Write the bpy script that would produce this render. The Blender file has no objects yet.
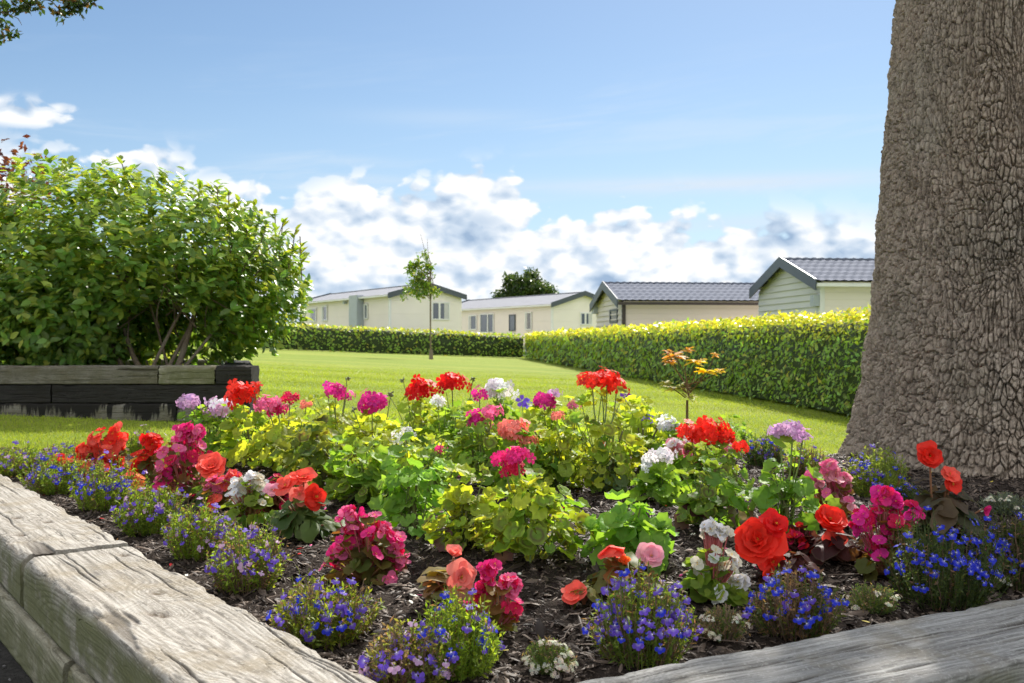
import bpy, math, random
import numpy as np
from mathutils import Vector, Matrix

RNG = np.random.default_rng(7)
random.seed(7)
SC = bpy.context.scene
COL = SC.collection
PI = math.pi
F = 1000.0           # focal length in pixels of a 1024 px wide frame
CAMZ = 0.77

# ------------------------------------------------------------------ noise
def _hash(ix, iy, iz, s=0):
    h = (ix.astype(np.int64) * 374761393 + iy.astype(np.int64) * 668265263 + iz.astype(np.int64) * 2147483647 + s * 974711) & 0xffffffff
    h = ((h ^ (h >> 13)) * 1274126177) & 0xffffffff
    h = ((h ^ (h >> 16)) * 2246822519) & 0xffffffff
    return ((h ^ (h >> 15)) & 0xffffff) / float(0xffffff)

def vnoise(x, y, z=None, s=0):
    x = np.asarray(x, float); y = np.asarray(y, float)
    z = np.zeros_like(x) if z is None else np.asarray(z, float)
    x, y, z = np.broadcast_arrays(x, y, z)
    xi, yi, zi = np.floor(x), np.floor(y), np.floor(z)
    fx, fy, fz = x - xi, y - yi, z - zi
    fx, fy, fz = [f * f * (3 - 2 * f) for f in (fx, fy, fz)]
    r = 0
    for dx in (0, 1):
        for dy in (0, 1):
            for dz in (0, 1):
                w = (fx if dx else 1 - fx) * (fy if dy else 1 - fy) * (fz if dz else 1 - fz)
                r = r + w * _hash(xi + dx, yi + dy, zi + dz, s)
    return r * 2 - 1

def fbm(x, y, z=None, o=4, s=0):
    r = 0; a = 1.0; f = 1.0; t = 0
    z = 0 * np.asarray(x, float) if z is None else z
    for i in range(o):
        r = r + a * vnoise(x * f, y * f, z * f, s + i * 17); t += a; a *= .5; f *= 2.03
    return r / t

def voronoi(x, y, s=0, jit=.9):
    xi, yi = np.floor(x), np.floor(y)
    f1 = np.full(x.shape, 9.); f2 = np.full(x.shape, 9.); cid = np.zeros(x.shape)
    for dx in (-1, 0, 1):
        for dy in (-1, 0, 1):
            cx, cy = xi + dx, yi + dy
            hx = _hash(cx, cy, cx * 0, s); hy = _hash(cx, cy, cx * 0 + 5, s)
            d = np.hypot(cx + .5 + (hx - .5) * jit - x, cy + .5 + (hy - .5) * jit - y)
            m = d < f1
            f2 = np.where(m, f1, np.minimum(f2, d)); cid = np.where(m, hx, cid); f1 = np.where(m, d, f1)
    return f1, f2, cid

def sstep(a, b, x):
    t = np.clip((x - a) / (b - a), 0, 1); return t * t * (3 - 2 * t)

# ------------------------------------------------------------------ mesh batches
class MB:
    def __init__(s):
        s.v = []; s.l = []; s.n = []; s.c = []; s.k = 0
    def add(s, V, faces, C=None):
        V = np.asarray(V, float)
        s.v.append(V)
        for f in faces:
            s.l.append(np.asarray(f, np.int64) + s.k); s.n.append(np.array([len(f)]))
        s.c.append(np.tile(np.array([1, 1, 1.]), (len(V), 1)) if C is None else np.broadcast_to(np.asarray(C, float), (len(V), 3)))
        s.k += len(V)
    def batch(s, T, faces, R, P, S, C):
        """T (n,3) template, R (K,3,3), P (K,3), S (K,) or (K,3), C (K,3) or (K,n,3)"""
        K = len(P); n = len(T)
        if K == 0: return
        S = np.asarray(S, float); S = S[:, None] * np.ones(3) if S.ndim == 1 else S
        TT = T if T.ndim == 3 else np.broadcast_to(T, (K,) + T.shape)
        n = TT.shape[1]
        V = np.einsum('kij,knj->kni', R, TT * S[:, None, :]) + P[:, None, :]
        C = np.asarray(C, float); C = np.repeat(C[:, None, :], n, 1) if C.ndim == 2 else C
        base = (np.arange(K) * n + s.k)[:, None]
        bysize = {}
        for f in faces: bysize.setdefault(len(f), []).append(f)
        for sz, fs in bysize.items():
            A = np.array(fs).ravel()[None, :] + base
            s.l.append(A.ravel()); s.n.append(np.full(K * len(fs), sz))
        s.v.append(V.reshape(-1, 3)); s.c.append(C.reshape(-1, 3)); s.k += K * n
    def grid(s, V, C=None, closed_u=False):
        """V (a,b,3) grid"""
        a, b = V.shape[:2]
        idx = np.arange(a * b).reshape(a, b) + s.k
        if closed_u: idx = np.vstack([idx, idx[:1]])
        q = np.stack([idx[:-1, :-1], idx[1:, :-1], idx[1:, 1:], idx[:-1, 1:]], -1).reshape(-1, 4)
        s.l.append(q.ravel()); s.n.append(np.full(len(q), 4)); s.v.append(V.reshape(-1, 3))
        s.c.append(np.ones((a * b, 3)) if C is None else np.asarray(C, float).reshape(-1, 3)); s.k += a * b
        return q
    def tube(s, pts, rad, k=5, C=None, cap=True):
        pts = np.asarray(pts, float); rad = np.broadcast_to(np.asarray(rad, float), (len(pts),))
        d = np.gradient(pts, axis=0); d /= np.linalg.norm(d, axis=1)[:, None] + 1e-9
        up = np.array([0, 0, 1.]) if abs(d[0][2]) < .9 else np.array([1., 0, 0])
        A = np.cross(d, up); A /= np.linalg.norm(A, axis=1)[:, None] + 1e-9
        B = np.cross(d, A)
        t = np.arange(k) / k * 2 * PI
        V = pts[None] + rad[None, :, None] * (np.cos(t)[:, None, None] * A[None] + np.sin(t)[:, None, None] * B[None])
        CC = None if C is None else np.broadcast_to(np.asarray(C, float), (k * len(pts), 3))
        s.grid(V, CC, closed_u=True)
        if cap and k > 2:
            last = V[:, -1]; s.add(last, [list(range(k))], None if C is None else C)
    def box(s, a, b, C=None):
        (x0, y0, z0), (x1, y1, z1) = a, b
        V = [(x0, y0, z0), (x1, y0, z0), (x1, y1, z0), (x0, y1, z0), (x0, y0, z1), (x1, y0, z1), (x1, y1, z1), (x0, y1, z1)]
        s.add(V, [(0, 3, 2, 1), (4, 5, 6, 7), (0, 1, 5, 4), (1, 2, 6, 5), (2, 3, 7, 6), (3, 0, 4, 7)], C)
    def mesh(s, name, mat, off=(0, 0, 0), smooth=True, attrs=None):
        V = np.concatenate(s.v) - np.asarray(off, float)
        L = np.concatenate(s.l).astype(np.int32); Nn = np.concatenate(s.n).astype(np.int32)
        me = bpy.data.meshes.new(name)
        me.vertices.add(len(V)); me.vertices.foreach_set('co', V.astype(np.float32).ravel())
        me.loops.add(len(L)); me.loops.foreach_set('vertex_index', L)
        me.polygons.add(len(Nn))
        me.polygons.foreach_set('loop_start', np.concatenate([[0], np.cumsum(Nn)[:-1]]).astype(np.int32))
        me.polygons.foreach_set('loop_total', Nn)
        me.polygons.foreach_set('use_smooth', np.full(len(Nn), smooth))
        C = np.concatenate(s.c); C4 = np.ones((len(C), 4), np.float32); C4[:, :3] = np.clip(C, 0, 1)
        a = me.color_attributes.new('Col', 'FLOAT_COLOR', 'POINT'); a.data.foreach_set('color', C4.ravel())
        for k, v in (attrs or {}).items():
            at = me.attributes.new(k, 'FLOAT', 'POINT'); at.data.foreach_set('value', np.asarray(v, np.float32).ravel())
        me.update(calc_edges=True)
        me.materials.append(mat)
        return me

def thing(name, label, cat, loc=(0, 0, 0), rot=0, group=None):
    o = bpy.data.objects.new(name, None); COL.objects.link(o)
    o.location = loc; o.rotation_euler = (0, 0, rot); o['label'] = label; o['category'] = cat
    o.empty_display_size = .05
    if group: o['group'] = group
    return o
def part(name, mb, mat, parent, world=True, smooth=True, label=None, attrs=None, kind=None):
    off = (0, 0, 0)
    if parent is not None and world:
        p = parent; off = np.zeros(3)
        while p is not None: off = off + np.array(p.location); p = p.parent
    o = bpy.data.objects.new(name, mb.mesh(name, mat, off, smooth, attrs)); COL.objects.link(o)
    o.parent = parent
    if label: o['label'] = label
    if kind: o['kind'] = kind
    return o
def inst(name, me, parent, loc, rot=None, scale=1.0):
    o = bpy.data.objects.new(name, me); COL.objects.link(o); o.parent = parent
    o.location = loc; o.scale = (scale,) * 3 if np.isscalar(scale) else scale
    if rot is not None: o.rotation_euler = rot
    return o
def struct(name, mb, mat, smooth=True, attrs=None, kind='structure'):
    o = part(name, mb, mat, None, smooth=smooth, attrs=attrs); o['kind'] = kind; return o

# rotation matrices: local +z -> normal N, local +x -> close to D
def frames(Nv, D):
    Nv = Nv / (np.linalg.norm(Nv, axis=1)[:, None] + 1e-9)
    X = D - (D * Nv).sum(1)[:, None] * Nv; X /= np.linalg.norm(X, axis=1)[:, None] + 1e-9
    Y = np.cross(Nv, X)
    return np.stack([X, Y, Nv], -1)
def rvec(k):
    v = RNG.normal(size=(k, 3)); return v / np.linalg.norm(v, axis=1)[:, None]

# ------------------------------------------------------------------ materials
class NT:
    def __init__(s, tree): s.t = tree
    def n(s, typ, ins=None, **kw):
        nd = s.t.nodes.new(typ)
        for k, v in kw.items(): setattr(nd, k, v)
        for k, v in (ins or {}).items():
            sock = nd.inputs[k]
            if isinstance(v, bpy.types.NodeSocket): s.t.links.new(v, sock)
            else: sock.default_value = v
        return nd
    def m(s, op, a, b=0.0, c=0.0, clamp=False):
        return s.n('ShaderNodeMath', {0: a, 1: b, 2: c}, operation=op, use_clamp=clamp).outputs[0]
    def vm(s, op, a, b=(0, 0, 0)):
        return s.n('ShaderNodeVectorMath', {0: a, 1: b}, operation=op).outputs[0]
    def mix(s, f, a, b, blend='MIX'):
        nd = s.n('ShaderNodeMix', data_type='RGBA', blend_type=blend)
        for k, v in ((0, f), (6, a), (7, b)):
            if isinstance(v, bpy.types.NodeSocket): s.t.links.new(v, nd.inputs[k])
            else: nd.inputs[k].default_value = v if k == 0 or len(v) == 4 else (*v, 1)
        return nd.outputs[2]
    def ramp(s, f, stops):
        nd = s.n('ShaderNodeValToRGB', {0: f}); e = nd.color_ramp.elements
        while len(e) < len(stops): e.new(.5)
        for el, (p, c) in zip(e, stops): el.position = p; el.color = (*c, 1) if not np.isscalar(c) else (c, c, c, 1)
        return nd.outputs[0]
    def sm(s, a, b, x):
        return s.n('ShaderNodeMapRange', {0: x, 1: a, 2: b, 3: 0., 4: 1.}, interpolation_type='SMOOTHSTEP').outputs[0]
def newmat(name):
    m = bpy.data.materials.new(name); m.use_nodes = True
    m.node_tree.nodes.clear(); return m, NT(m.node_tree)
def out(t, sh, disp=None):
    o = t.n('ShaderNodeOutputMaterial'); t.t.links.new(sh, o.inputs[0])
def simple(name, c, rough=.6, spec=.5, bump=None, metallic=0):
    m, t = newmat(name)
    co = t.n('ShaderNodeTexCoord').outputs['Object']
    nz = t.n('ShaderNodeTexNoise', {'Vector': co, 'Scale': 3.0, 'Detail': 5.0}).outputs[0]
    col = t.mix(nz, tuple(x * .88 for x in c), tuple(min(1, x * 1.1) for x in c))
    p = t.n('ShaderNodeBsdfPrincipled', {'Base Color': col, 'Roughness': rough, 'Specular IOR Level': spec, 'Metallic': metallic})
    out(t, p.outputs[0]); return m
def leafmat(name, trans=.35, rough=.45, spec=.4, noise=60., ty=(1.5, 1.35, .6), var=.25):
    m, t = newmat(name)
    col = t.n('ShaderNodeAttribute', attribute_name='Col').outputs['Color']
    co = t.n('ShaderNodeTexCoord').outputs['Object']
    nz = t.n('ShaderNodeTexNoise', {'Vector': co, 'Scale': noise, 'Detail': 3.0}).outputs[0]
    k = t.m('MULTIPLY_ADD', nz, 2 * var, 1 - var)
    c2 = t.mix(1.0, col, t.n('ShaderNodeCombineColor', {0: k, 1: k, 2: k}).outputs[0], 'MULTIPLY')
    bp = t.n('ShaderNodeBump', {'Height': nz, 'Strength': .25, 'Distance': .004}).outputs[0]
    p = t.n('ShaderNodeBsdfPrincipled', {'Base Color': c2, 'Roughness': rough, 'Specular IOR Level': spec, 'Normal': bp})
    tc = t.mix(1.0, c2, (*ty, 1), 'MULTIPLY')
    tr = t.n('ShaderNodeBsdfTranslucent', {'Color': tc})
    mx = t.n('ShaderNodeMixShader', {0: trans, 1: p.outputs[0], 2: tr.outputs[0]})
    out(t, mx.outputs[0]); return m
M_LEAF = leafmat('bedding_leaf', .58, .5, .35)
M_SHRUB = leafmat('shrub_leaf', .45, .35, .5, noise=20)
M_HEDGE = leafmat('hedge_leaf', .45, .35, .5, noise=8)
M_GRASS = leafmat('grass_blade', .4, .5, .3, noise=2)
M_PETAL = leafmat('petal', .4, .55, .25, noise=40, ty=(1.25, 1.1, 1.1), var=.15)
M_DRY = leafmat('dry_leaf', .25, .6, .2)

def stemmat():
    m, t = newmat('stem_green')
    col = t.n('ShaderNodeAttribute', attribute_name='Col').outputs['Color']
    p = t.n('ShaderNodeBsdfPrincipled', {'Base Color': col, 'Roughness': .6, 'Specular IOR Level': .3}); out(t, p.outputs[0]); return m
M_STEM = stemmat()

def barkmat(name, base=(.32, .262, .208), scale=1.0):
    m, t = newmat(name)
    co = t.n('ShaderNodeTexCoord').outputs['Object']
    col = t.n('ShaderNodeAttribute', attribute_name='Col').outputs['Color']
    n1 = t.n('ShaderNodeTexNoise', {'Vector': co, 'Scale': 90. * scale, 'Detail': 8., 'Roughness': .75}).outputs[0]
    n2 = t.n('ShaderNodeTexNoise', {'Vector': co, 'Scale': 2.2 * scale, 'Detail': 4.}).outputs[0]
    n3 = t.n('ShaderNodeTexNoise', {'Vector': co, 'Scale': 22. * scale, 'Detail': 6., 'Roughness': .7}).outputs[0]
    b = t.mix(t.sm(.3, .7, n1), tuple(x * .6 for x in base), tuple(x * 1.45 for x in base))
    b = t.mix(t.m('MULTIPLY', t.sm(.45, .62, n3), .5), b, (base[0] * 1.5, base[1] * 1.55, base[2] * 1.6))
    b = t.mix(t.m('MULTIPLY', t.sm(.45, .7, n2), .35), b, (.27, .26, .21))
    b = t.mix(1.0, b, col, 'MULTIPLY')
    h = t.m('ADD', t.m('MULTIPLY', n1, .5), n3)
    bp = t.n('ShaderNodeBump', {'Height': h, 'Strength': .9, 'Distance': .006}).outputs[0]
    p = t.n('ShaderNodeBsdfPrincipled', {'Base Color': b, 'Roughness': .9, 'Specular IOR Level': .15, 'Normal': bp})
    out(t, p.outputs[0]); return m
M_BARK = barkmat('oak_bark')
M_TWIG = barkmat('twig_bark', (.16, .12, .08), 2.0)

def woodmat(name, light, dark, green, greenamt=0., tar=0., streak=0.):
    """weathered timber; attributes ring (growth rings), knot, side (1 on vertical faces)"""
    m, t = newmat(name)
    at = lambda n: t.n('ShaderNodeAttribute', attribute_name=n).outputs['Fac']
    co = t.n('ShaderNodeTexCoord').outputs['Object']
    fib = t.n('ShaderNodeMapping', {'Vector': co, 'Scale': (5., 120., 120.)}).outputs[0]
    f1 = t.n('ShaderNodeTexNoise', {'Vector': fib, 'Scale': 1., 'Detail': 6., 'Roughness': .7}).outputs[0]
    big = t.n('ShaderNodeTexNoise', {'Vector': co, 'Scale': 7., 'Detail': 6., 'Roughness': .65}).outputs[0]
    spk = t.n('ShaderNodeTexNoise', {'Vector': co, 'Scale': 160., 'Detail': 4.}).outputs[0]
    c = t.mix(t.sm(.33, .66, f1), dark, light)
    c = t.mix(t.m('MULTIPLY', at('ring'), .62), c, tuple(x * .62 for x in dark))
    c = t.mix(t.m('MULTIPLY', at('knot'), .85), c, (.10, .065, .035))
    c = t.mix(t.m('MULTIPLY', t.sm(.48, .66, big), .6), c, (light[0] * .5, light[1] * .44, light[2] * .33))
    fl2 = t.n('ShaderNodeMapping', {'Vector': co, 'Scale': (9., 60., 60.)}).outputs[0]; f2 = t.n('ShaderNodeTexNoise', {'Vector': fl2, 'Scale': 1., 'Detail': 5., 'Roughness': .65, 'Distortion': .6}).outputs[0]
    c = t.mix(t.m('MULTIPLY', t.sm(.56, .68, f2), .7), c, tuple(x * .45 for x in dark))
    c = t.mix(t.m('MULTIPLY', t.sm(.52, .7, spk), .4), c, tuple(min(1, x * 1.25) for x in light))
    c = t.mix(t.m('MULTIPLY', at('crack'), .9), c, (.035, .025, .018))
    g = t.m('MULTIPLY', t.m('MULTIPLY', at('side'), t.sm(.3, .55, big)), greenamt)
    c = t.mix(g, c, green)
    if tar:
        c = t.mix(tar, c, (.012, .011, .010))
    if streak:
        sm_ = t.n('ShaderNodeMapping', {'Vector': co, 'Scale': (9., 5., 1.0)}).outputs[0]
        s1 = t.n('ShaderNodeTexNoise', {'Vector': sm_, 'Scale': 1., 'Detail': 7., 'Roughness': .75, 'Distortion': .8}).outputs[0]
        zz = t.n('ShaderNodeSeparateXYZ', {0: co}).outputs[2]
        k = t.sm(.46, .54, t.m('ADD', s1, t.m('MULTIPLY', zz, 1.6)))
        c = t.mix(t.m('MULTIPLY', k, streak), c, (.012, .011, .010))
    h = t.m('ADD', t.m('MULTIPLY', f1, .6), t.m('MULTIPLY', spk, .3))
    bp = t.n('ShaderNodeBump', {'Height': h, 'Strength': .7, 'Distance': .003}).outputs[0]
    p = t.n('ShaderNodeBsdfPrincipled', {'Base Color': c, 'Roughness': .85, 'Specular IOR Level': .2, 'Normal': bp})
    out(t, p.outputs[0]); return m
M_WOOD = woodmat('weathered_timber', (.46, .43, .38), (.22, .195, .16), (.11, .12, .045), .85)
M_WOODR = woodmat('grey_timber', (.38, .375, .355), (.19, .18, .165), (.11, .12, .06), .5)
M_WOODP = woodmat('planter_timber', (.24, .22, .18), (.12, .105, .08), (.09, .10, .05), .3)
M_TAR = woodmat('tarred_timber', (.10, .095, .085), (.03, .028, .025), (.03, .03, .02), .2, tar=.62)
M_STREAK = woodmat('streaked_timber', (.27, .25, .21), (.15, .13, .10), (.09, .10, .05), .3, streak=.95)
M_WOODG = woodmat('greening_timber', (.36, .34, .26), (.20, .18, .12), (.11, .12, .05), .7)

def groundmat(name, c0, c1, c2, sc=30, bump=.02, rough=.95):
    m, t = newmat(name)
    co = t.n('ShaderNodeTexCoord').outputs['Object']
    n1 = t.n('ShaderNodeTexNoise', {'Vector': co, 'Scale': sc, 'Detail': 8., 'Roughness': .7}).outputs[0]
    n2 = t.n('ShaderNodeTexNoise', {'Vector': co, 'Scale': sc * .08, 'Detail': 4.}).outputs[0]
    v = t.n('ShaderNodeTexVoronoi', {'Vector': co, 'Scale': sc * 4}).outputs[0]
    c = t.mix(t.sm(.3, .7, n1), c0, c1); c = t.mix(t.m('MULTIPLY', t.sm(.4, .65, n2), .6), c, c2)
    bp = t.n('ShaderNodeBump', {'Height': t.m('ADD', n1, t.m('MULTIPLY', v, .4)), 'Strength': .8, 'Distance': bump}).outputs[0]
    p = t.n('ShaderNodeBsdfPrincipled', {'Base Color': c, 'Roughness': rough, 'Specular IOR Level': .1, 'Normal': bp})
    out(t, p.outputs[0]); return m
M_SOIL = groundmat('bed_soil', (.018, .013, .010), (.055, .042, .034), (.035, .027, .022), 45, .012)
M_PATH = groundmat('path_gravel', (.03, .028, .026), (.075, .07, .065), (.045, .042, .036), 60, .012)

def lawnmat():
    m, t = newmat('mown_lawn')
    co = t.n('ShaderNodeTexCoord').outputs['Object']
    n1 = t.n('ShaderNodeTexNoise', {'Vector': co, 'Scale': 70., 'Detail': 4., 'Roughness': .8}).outputs[0]
    n2 = t.n('ShaderNodeTexNoise', {'Vector': co, 'Scale': .35, 'Detail': 5.}).outputs[0]
    st = t.n('ShaderNodeMapping', {'Vector': co, 'Rotation': (0, 0, .35), 'Scale': (.12, 1.1, 1.)}).outputs[0]
    n3 = t.n('ShaderNodeTexNoise', {'Vector': st, 'Scale': 1., 'Detail': 4.}).outputs[0]
    n4 = t.n('ShaderNodeTexNoise', {'Vector': co, 'Scale': 6., 'Detail': 6., 'Roughness': .75}).outputs[0]
    c = t.mix(t.sm(.3, .7, n1), (.15, .22, .025), (.26, .32, .04))
    c = t.mix(t.m('MULTIPLY', t.sm(.4, .65, n3), .5), c, (.36, .37, .075))
    c = t.mix(t.m('MULTIPLY', t.sm(.45, .7, n4), .35), c, (.11, .19, .02))
    c = t.mix(t.m('MULTIPLY', t.sm(.5, .7, n2), .4), c, (.20, .28, .04))
    bp = t.n('ShaderNodeBump', {'Height': t.m('ADD', n1, n4), 'Strength': .7, 'Distance': .03}).outputs[0]
    p = t.n('ShaderNodeBsdfPrincipled', {'Base Color': c, 'Roughness': .9, 'Specular IOR Level': .15, 'Normal': bp})
    out(t, p.outputs[0]); return m
M_LAWN = lawnmat()

# ------------------------------------------------------------------ layout of the ground
UL = np.array([-.60, .80]); NL = np.array([.80, .60])       # left edging: along, towards the bed
WR = np.array([.878, .478]); NR = np.array([-.478, .878])   # right edging
CORNER = np.array([-.128, 1.366])                            # inner corner
WID = .245
def dl(x, y): return (x - CORNER[0]) * NL[0] + (y - CORNER[1]) * NL[1]   # distance inside left inner line
def dr(x, y): return (x - CORNER[0]) * NR[0] + (y - CORNER[1]) * NR[1]
def backline(x): return 4.75 + .08 * np.sin(1.7 * x) + .05 * x
def lawnz(x, y):
    z = .177 - .042 * x - .0034 * y
    z = np.maximum(z, -.35) ; z = np.minimum(z, 1.2)
    hx = .6 + .0782 * (45.4 - y)                    # line of the right hedge
    k = sstep(.5, 4.5, x - hx) * sstep(2, 12, y)
    z = z * (1 - k) + (-.62) * k
    return z + .012 * fbm(x * .8, y * .8, o=3)
def soilz(x, y):
    e = np.minimum(dl(x, y), dr(x, y))
    z = .213 + .085 * sstep(0, .9, e)
    b = backline(x) - y
    z = z * sstep(-.1, .8, b) + (lawnz(x, y) + .01) * (1 - sstep(-.1, .8, b))
    return z + .010 * fbm(x * 4, y * 4, o=3)
def gpos(px, py, hz=None):
    """where the view ray through a pixel meets the soil"""
    y = 2.5
    for _ in range(30):
        x = (px - 512) / F * y
        z = float(soilz(np.array([x]), np.array([y]))[0]) if hz is None else hz
        y = y * .5 + .5 * (CAMZ - z) * F / (py - 341.5)
    return np.array([(px - 512) / F * y, y, z])

def build_ground():
    # lawn sheet: fine near, coarse far, reaches the horizon
    def axis(lo, hi, c, f0, g):
        a = [c]; s = f0
        while a[-1] < hi: a.append(a[-1] + s); s *= g
        b = [c]; s = f0
        while b[-1] > lo: b.append(b[-1] - s); s *= g
        return np.array(sorted(set(b[1:] + a)))
    X = axis(-900, 900, 0., .10, 1.035); Y = axis(-900, 1500, 3.5, .10, 1.03)
    gx, gy = np.meshgrid(X, Y, indexing='ij')
    z = lawnz(gx, gy)
    inV = (dl(gx, gy) > -.1) & (dr(gx, gy) > -.1)
    bed = inV & (gy < backline(gx) - .12) & (gx > -3.4) & (gx < 4.0)
    z = np.where(bed, -.15, z)
    z = np.where(inV | (gy > 12), z, -.12)
    z = np.where((gy < 1.0) & ~inV, -.12, z)
    mb = MB(); mb.grid(np.stack([gx, gy, z], -1))
    struct('lawn', mb, M_LAWN)
    # path in front of the edging
    mb = MB()
    A = CORNER + UL * 9 - NL * .1; B = CORNER + WR * 9 - NR * .1
    Cc = CORNER - NL * .12 - NR * .12
    gx = np.linspace(0, 1, 60)
    P0 = np.vstack([A[None] * (1 - gx[:30, None] * 2) + Cc[None] * gx[:30, None] * 2, Cc[None] * (1 - (gx[30:, None] - .5) * 2) + B[None] * (gx[30:, None] - .5) * 2])
    P1 = P0 * 1.0; P1[:, 1] = -14; P1[:, 0] = np.linspace(-22, 22, 60)
    rows = []
    for k in np.linspace(0, 1, 40) ** 1.6:
        p = P0 * (1 - k) + P1 * k
        rows.append(np.column_stack([p, .02 + .004 * fbm(p[:, 0] * 6, p[:, 1] * 6)]))
    mb.grid(np.array(rows)[::-1]); struct('path', mb, M_PATH)
    # bed soil
    X = np.arange(-3.5, 4.2, .0125); Y = np.arange(1.3, 5.1, .0125)
    gx, gy = np.meshgrid(X, Y, indexing='ij')
    z = soilz(gx, gy) + .012 * fbm(gx * 28, gy * 28, o=3, s=3) + .005 * vnoise(gx * 90, gy * 90, s=9)
    keep = (dl(gx, gy) > -.12) & (dr(gx, gy) > -.12) & (gy < backline(gx) + .03)
    idx = np.arange(gx.size).reshape(gx.shape)
    q = np.stack([idx[:-1, :-1], idx[1:, :-1], idx[1:, 1:], idx[:-1, 1:]], -1)
    kq = keep[:-1, :-1] & keep[1:, :-1] & keep[1:, 1:] & keep[:-1, 1:]
    q = q[kq]
    used = np.unique(q); rm = np.zeros(gx.size, int); rm[used] = np.arange(len(used))
    mb = MB(); V = np.stack([gx, gy, z], -1).reshape(-1, 3)[used]
    mb.v.append(V); mb.c.append(np.ones((len(V), 3))); mb.l.append(rm[q].ravel()); mb.n.append(np.full(len(q), 4)); mb.k = len(V)
    struct('soil', mb, M_SOIL)
    # bark chips on the soil
    K = 80000
    x = RNG.uniform(-3.0, 3.4, K * 3); y = 1.35 + 3.4 * RNG.uniform(0, 1, K * 3) ** 1.25
    ok = (dl(x, y) > .004) & (dr(x, y) > .004) & (y < backline(x) - .05) & (abs(x) < y * .6 + .3)
    x, y = x[ok][:K], y[ok][:K]; K = len(x)
    zz = soilz(x, y) + .012 * fbm(x * 28, y * 28, o=3, s=3)
    T = np.array([(-1, -.3, 0), (-.4, -.55, .12), (.5, -.42, 0), (1, .1, .1), (.45, .5, -.05), (-.5, .4, .08), (-.8, -.2, .35), (.1, -.3, .5), (.8, .1, .4), (0, .3, .45)], float)
    fc = [(0, 1, 7, 6), (1, 2, 8, 7), (2, 3, 8), (3, 4, 9, 8), (4, 5, 6, 9), (5, 0, 6), (6, 7, 8, 9)]
    Nv = np.column_stack([RNG.normal(0, .45, K), RNG.normal(0, .45, K), np.ones(K)])
    R = frames(Nv, rvec(K)); sz = RNG.gamma(1.7, .0021, K) + .0016
    S = np.stack([sz * RNG.uniform(.8, 2.2, K), sz * RNG.uniform(.5, 1.1, K), sz * RNG.uniform(.3, .9, K)], -1)
    g = RNG.uniform(0, 1, K)[:, None] ** 1.6
    C = np.array([.026, .017, .012]) * (1 - g) + np.array([.20, .15, .115]) * g
    C = C * RNG.uniform(.7, 1.2, (K, 1))
    pet = RNG.uniform(0, 1, K) < .006; pc = np.array([(.7, .03, .03), (.75, .1, .3), (.5, .4, .05), (.35, .18, .06), (.7, .7, .6)])[RNG.integers(0, 5, K)]
    C = np.where(pet[:, None], pc, C); S[pet] = np.column_stack([RNG.uniform(.006, .011, pet.sum()), RNG.uniform(.005, .008, pet.sum()), np.full(pet.sum(), .002)])
    mb = MB(); mb.batch(T, fc, R, np.column_stack([x, y, zz + .002 + .004 * pet]), S, C)
    # thin twiglets
    for i in range(160):
        a = RNG.uniform(0, 2 * PI); L = RNG.uniform(.03, .11); x0 = RNG.uniform(-1.4, 1.5); y0 = RNG.uniform(1.5, 3.6)
        if min(dl(x0, y0), dr(x0, y0)) < .05: continue
        tt = np.linspace(0, 1, 5); xx = x0 + np.cos(a) * L * tt + .01 * np.sin(tt * 5 + i); yy = y0 + np.sin(a) * L * tt
        mb.tube(np.column_stack([xx, yy, soilz(xx, yy) + .012]), .0013, 4, (.13, .095, .07))
    o = struct('bark_mulch', mb, M_STEM, kind='stuff')
    # gravel grains on the path close by
    K = 9000; x = RNG.uniform(-2.4, .3, K); y = RNG.uniform(1.2, 4.0, K)
    ok = (dl(x, y) < -WID - .01); x, y = x[ok], y[ok]; K = len(x)
    Nv = np.column_stack([RNG.normal(0, .5, K), RNG.normal(0, .5, K), np.ones(K)])
    sz = RNG.uniform(.002, .006, K); S = np.stack([sz, sz * 1.1, sz * .9], -1)
    mb = MB(); mb.batch(T, fc, frames(Nv, rvec(K)), np.column_stack([x, y, np.full(K, .022)]), S, np.array([.10, .095, .09]) * RNG.uniform(.4, 1.6, (K, 1)))
    struct('gravel', mb, M_STEM, kind='stuff')
    # grass blades on the nearer lawn
    K = 330000; y = 4.0 + 20 * RNG.uniform(0, 1, K) ** 2.0; x = RNG.uniform(-.62, .55, K) * y
    ok = (dl(x, y) > .02) & (dr(x, y) > .02) & (y > backline(x) - .1) & ~((x < -1.7) & (y > 6.5) & (y < 8.8))
    x, y = x[ok], y[ok]; K = len(x)
    z = lawnz(x, y)
    hh = RNG.uniform(.008, .020, K) * (1 + .05 * (y - 4)) * sstep(24, 14, y) * np.where(y < backline(x) + .12, 1.5, 1)
    w = .0018 * (1 + .16 * (y - 4))
    a = RNG.uniform(0, PI, K); lx, ly = RNG.normal(0, .5, K) * hh, RNG.normal(0, .5, K) * hh
    V = np.zeros((K, 3, 3)); V[:, 0] = np.column_stack([x - np.cos(a) * w, y - np.sin(a) * w, z - .002]); V[:, 1] = np.column_stack([x + np.cos(a) * w, y + np.sin(a) * w, z - .002])
    V[:, 2] = np.column_stack([x + lx, y + ly, z + hh])
    g = RNG.uniform(0, 1, K)[:, None]
    pn = (fbm(x * .9, y * 1.6, o=3) * .5 + .5)[:, None]
    C = np.array([.25, .36, .035]) * (1 - g) + np.array([.38, .45, .06]) * g
    C = C * (.85 + .4 * pn) * (1 + .10 * np.sin((x * .35 + y) * 2.6))[:, None]; C = np.where(RNG.uniform(0, 1, (K, 1)) < .02, np.array([.40, .36, .15]), C)
    mb = MB(); mb.v.append(V.reshape(-1, 3)); mb.c.append(np.repeat(C, 3, 0)); mb.l.append(np.arange(3 * K)); mb.n.append(np.full(K, 3)); mb.k = 3 * K
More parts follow.
